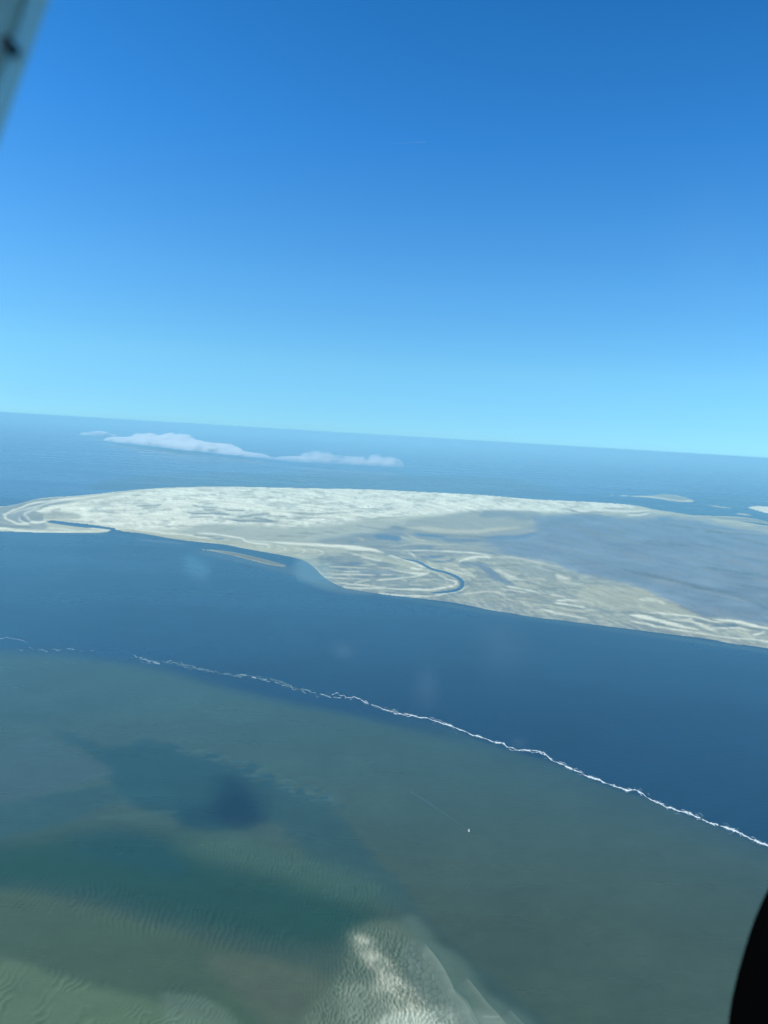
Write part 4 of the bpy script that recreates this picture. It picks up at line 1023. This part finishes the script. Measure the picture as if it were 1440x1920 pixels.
# ------------------------------------------------------------------ cockpit: window with its pillar, and the dark cowl
m_pil = simple('grey_green_paint', (.52, .50, .40), .55, 0, .25, 30); m_strip = simple('pale_sealant', (.72, .80, .72), .4, 0, .1, 20)
m_screw = simple('dark_screw', (.02, .035, .045), .9, 0, 0, 20, .1); m_black = simple('black_leather', (.0012, .0012, .0014), .9, 0, 0, 20, .0)
def near(u, v, d):                       # point of the cabin at depth d (metres ahead of the eye)
    w_ = FPX * FWD + (u - 720.0) * RGT - (v - 960.0) * UP
    return EYE + w_ * (d / FPX)
win = bpy.data.objects.new('aircraft_window', None); COL.objects.link(win); win.location = tuple(near(-60, 300, .2))
prop(win, 'aircraft window with blurred grey pillar in the top left corner', 'window')
def wchild(o):
    o.parent = win; o.matrix_parent_inverse = Matrix.Translation(win.location).inverted(); return o
def beam(name, line_a, line_b, thick, m):
    """extruded bar between two ends, each end given as (left u, right u, v, depth)"""
    V = []
    for (ul, ur, v_, d) in (line_a, line_b):
        pl, pr = near(ul, v_, d), near(ur, v_, d)
        t = FWD * thick
        mid_ = (pl + pr) / 2 - FWD * thick * .35
        V += [pl, mid_, pr, near(ur - 25, v_, d + thick), near(ul - 200, v_, d + thick)]
    F = [(i, (i + 1) % 5, 5 + (i + 1) % 5, 5 + i) for i in range(5)] + [(4, 3, 2, 1, 0), (5, 6, 7, 8, 9)]
    o = obj_from(name, V, F, m)
    bv = o.modifiers.new('bevel', 'BEVEL'); bv.width = .0015; bv.segments = 3
    return wchild(o)
beam('pillar', (-400, 188, -400, .17), (-560, -189, 650, .17), .03, m_pil)
beam('sealing_strip', (186, 238, -400, .172), (-200, -134, 650, .172), .004, m_strip)
for v_ in (80, -60):
    c_ = near(13 - (v_ - 80) * .3, v_, .166)
    V, F = bar_vf(c_ - FWD * .0008, c_ + FWD * .003, .0014, 12); wchild(obj_from('screw', V, F, m_screw))
# clear acrylic pane
V = [near(-300, -200, .19), near(1740, -200, .19), near(1740, 2120, .19), near(-300, 2120, .19)]
V = V + [v_ + FWD * .003 for v_ in V]
m_clear = bpy.data.materials.new('clear_acrylic'); m_clear.use_nodes = True
n, l = m_clear.node_tree.nodes, m_clear.node_tree.links; n.clear()
co = n.new('ShaderNodeOutputMaterial'); tb = n.new('ShaderNodeBsdfTransparent'); l.new(tb.outputs[0], co.inputs['Surface'])
wchild(obj_from('pane', V, [(0, 1, 2, 3), (7, 6, 5, 4), (0, 4, 5, 1), (1, 5, 6, 2), (2, 6, 7, 3), (3, 7, 4, 0)], m_clear))

# smears and stray glare on the acrylic: thin films added to imitate reflections and milky glare on the pane
m_sm = bpy.data.materials.new('window_glare_smear'); m_sm.use_nodes = True
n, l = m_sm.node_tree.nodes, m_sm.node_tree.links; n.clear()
co = n.new('ShaderNodeOutputMaterial'); tb = n.new('ShaderNodeBsdfTransparent'); df = n.new('ShaderNodeBsdfDiffuse'); df.inputs['Color'].default_value = (.75, .85, .88, 1)  # pale diffuse tint paints in the milky glare along with the smears
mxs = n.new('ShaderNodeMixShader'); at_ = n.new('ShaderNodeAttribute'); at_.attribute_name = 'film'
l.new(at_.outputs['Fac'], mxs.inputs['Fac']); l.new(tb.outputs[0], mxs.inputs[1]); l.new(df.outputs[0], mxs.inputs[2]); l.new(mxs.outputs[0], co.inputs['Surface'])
m_gl = m_sm.copy(); m_gl.name = 'window_glare'       # glossy patch added for window reflections, mirrors the sky behind the seat
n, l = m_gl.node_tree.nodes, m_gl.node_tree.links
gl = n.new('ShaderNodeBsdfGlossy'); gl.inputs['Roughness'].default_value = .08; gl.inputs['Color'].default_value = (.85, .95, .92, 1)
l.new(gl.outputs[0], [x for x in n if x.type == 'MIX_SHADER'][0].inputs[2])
def glare_smear(u, v, ru, rv, amount, square=False, skew=0.0, seed=1, core=0.0):
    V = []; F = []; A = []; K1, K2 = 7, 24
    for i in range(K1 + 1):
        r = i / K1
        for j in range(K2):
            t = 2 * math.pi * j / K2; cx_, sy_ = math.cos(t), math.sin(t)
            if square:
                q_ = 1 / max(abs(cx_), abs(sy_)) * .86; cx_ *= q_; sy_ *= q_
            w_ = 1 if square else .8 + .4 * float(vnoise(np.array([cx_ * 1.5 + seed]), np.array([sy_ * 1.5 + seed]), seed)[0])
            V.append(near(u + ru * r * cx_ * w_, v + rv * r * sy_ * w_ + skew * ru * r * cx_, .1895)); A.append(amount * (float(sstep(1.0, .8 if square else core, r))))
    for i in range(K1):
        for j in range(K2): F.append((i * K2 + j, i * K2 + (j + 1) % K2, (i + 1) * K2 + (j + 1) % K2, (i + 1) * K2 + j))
    o = obj_from('glare_film' if square else 'glare_smear', V, F, m_gl if square else m_sm)
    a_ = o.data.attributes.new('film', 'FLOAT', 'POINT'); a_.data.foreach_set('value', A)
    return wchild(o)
glare_smear(369, 1066, 27, 25, .13, True, .35)
glare_smear(590, 1072, 42, 30, .12, True, .2)
glare_smear(372, 1122, 60, 20, .11, seed=4)
glare_smear(644, 1222, 34, 22, .10, seed=7)
glare_smear(536, 1180, 26, 30, .09, seed=9)
glare_smear(800, 1290, 34, 60, .07, seed=12)
glare_smear(972, 1394, 18, 9, .14, seed=15)
glare_smear(940, 1215, 70, 80, .05, seed=18)
glare_smear(75, 1120, 95, 150, .018, True, .02)
glare_smear(545, 850, 50, 55, .03, True, .05)
glare_smear(1330, 470, 130, 260, .03, seed=21)
glare_smear(60, 735, 60, 22, .03, seed=24)

# black rounded cowl in the lower right corner
cw = []
out = [(1482, 1600), (1456, 1680), (1436, 1722), (1414, 1776), (1397, 1832), (1385, 1880), (1377, 1925), (1370, 2000), (1366, 2100)]
Qc = spline(out, 20)
V, F = [], []
K = 9
cdepth = .46
for q in Qc:
    for k_ in range(K):
        t_ = math.pi * k_ / (K - 1)                      # half-round rim
        p_ = near(q[0], q[1], cdepth)
        V.append(p_ + RGT * (.03 * (1 - math.sin(t_))) - FWD * .03 * math.cos(t_))
for i in range(len(Qc) - 1):
    for k_ in range(K - 1):
        a0 = i * K + k_; F.append((a0, a0 + 1, a0 + K + 1, a0 + K))
nb = len(V)
for q in Qc:
    p_ = near(q[0] + 330, q[1] + 40, cdepth)
    V += [p_ - FWD * .045, p_ + FWD * .03]
for i in range(len(Qc) - 1):
    F.append((i * K, (i + 1) * K, nb + 2 * i + 2, nb + 2 * i)); F.append(((i + 1) * K + K - 1, i * K + K - 1, nb + 2 * i + 1, nb + 2 * i + 3))
    F.append((nb + 2 * i, nb + 2 * i + 2, nb + 2 * i + 3, nb + 2 * i + 1))
cowl = obj_from('instrument_cowl', V, F, m_black, None, True)
prop(cowl, 'black out of focus rounded cowl edge of the cockpit in the lower right corner', 'cowl')
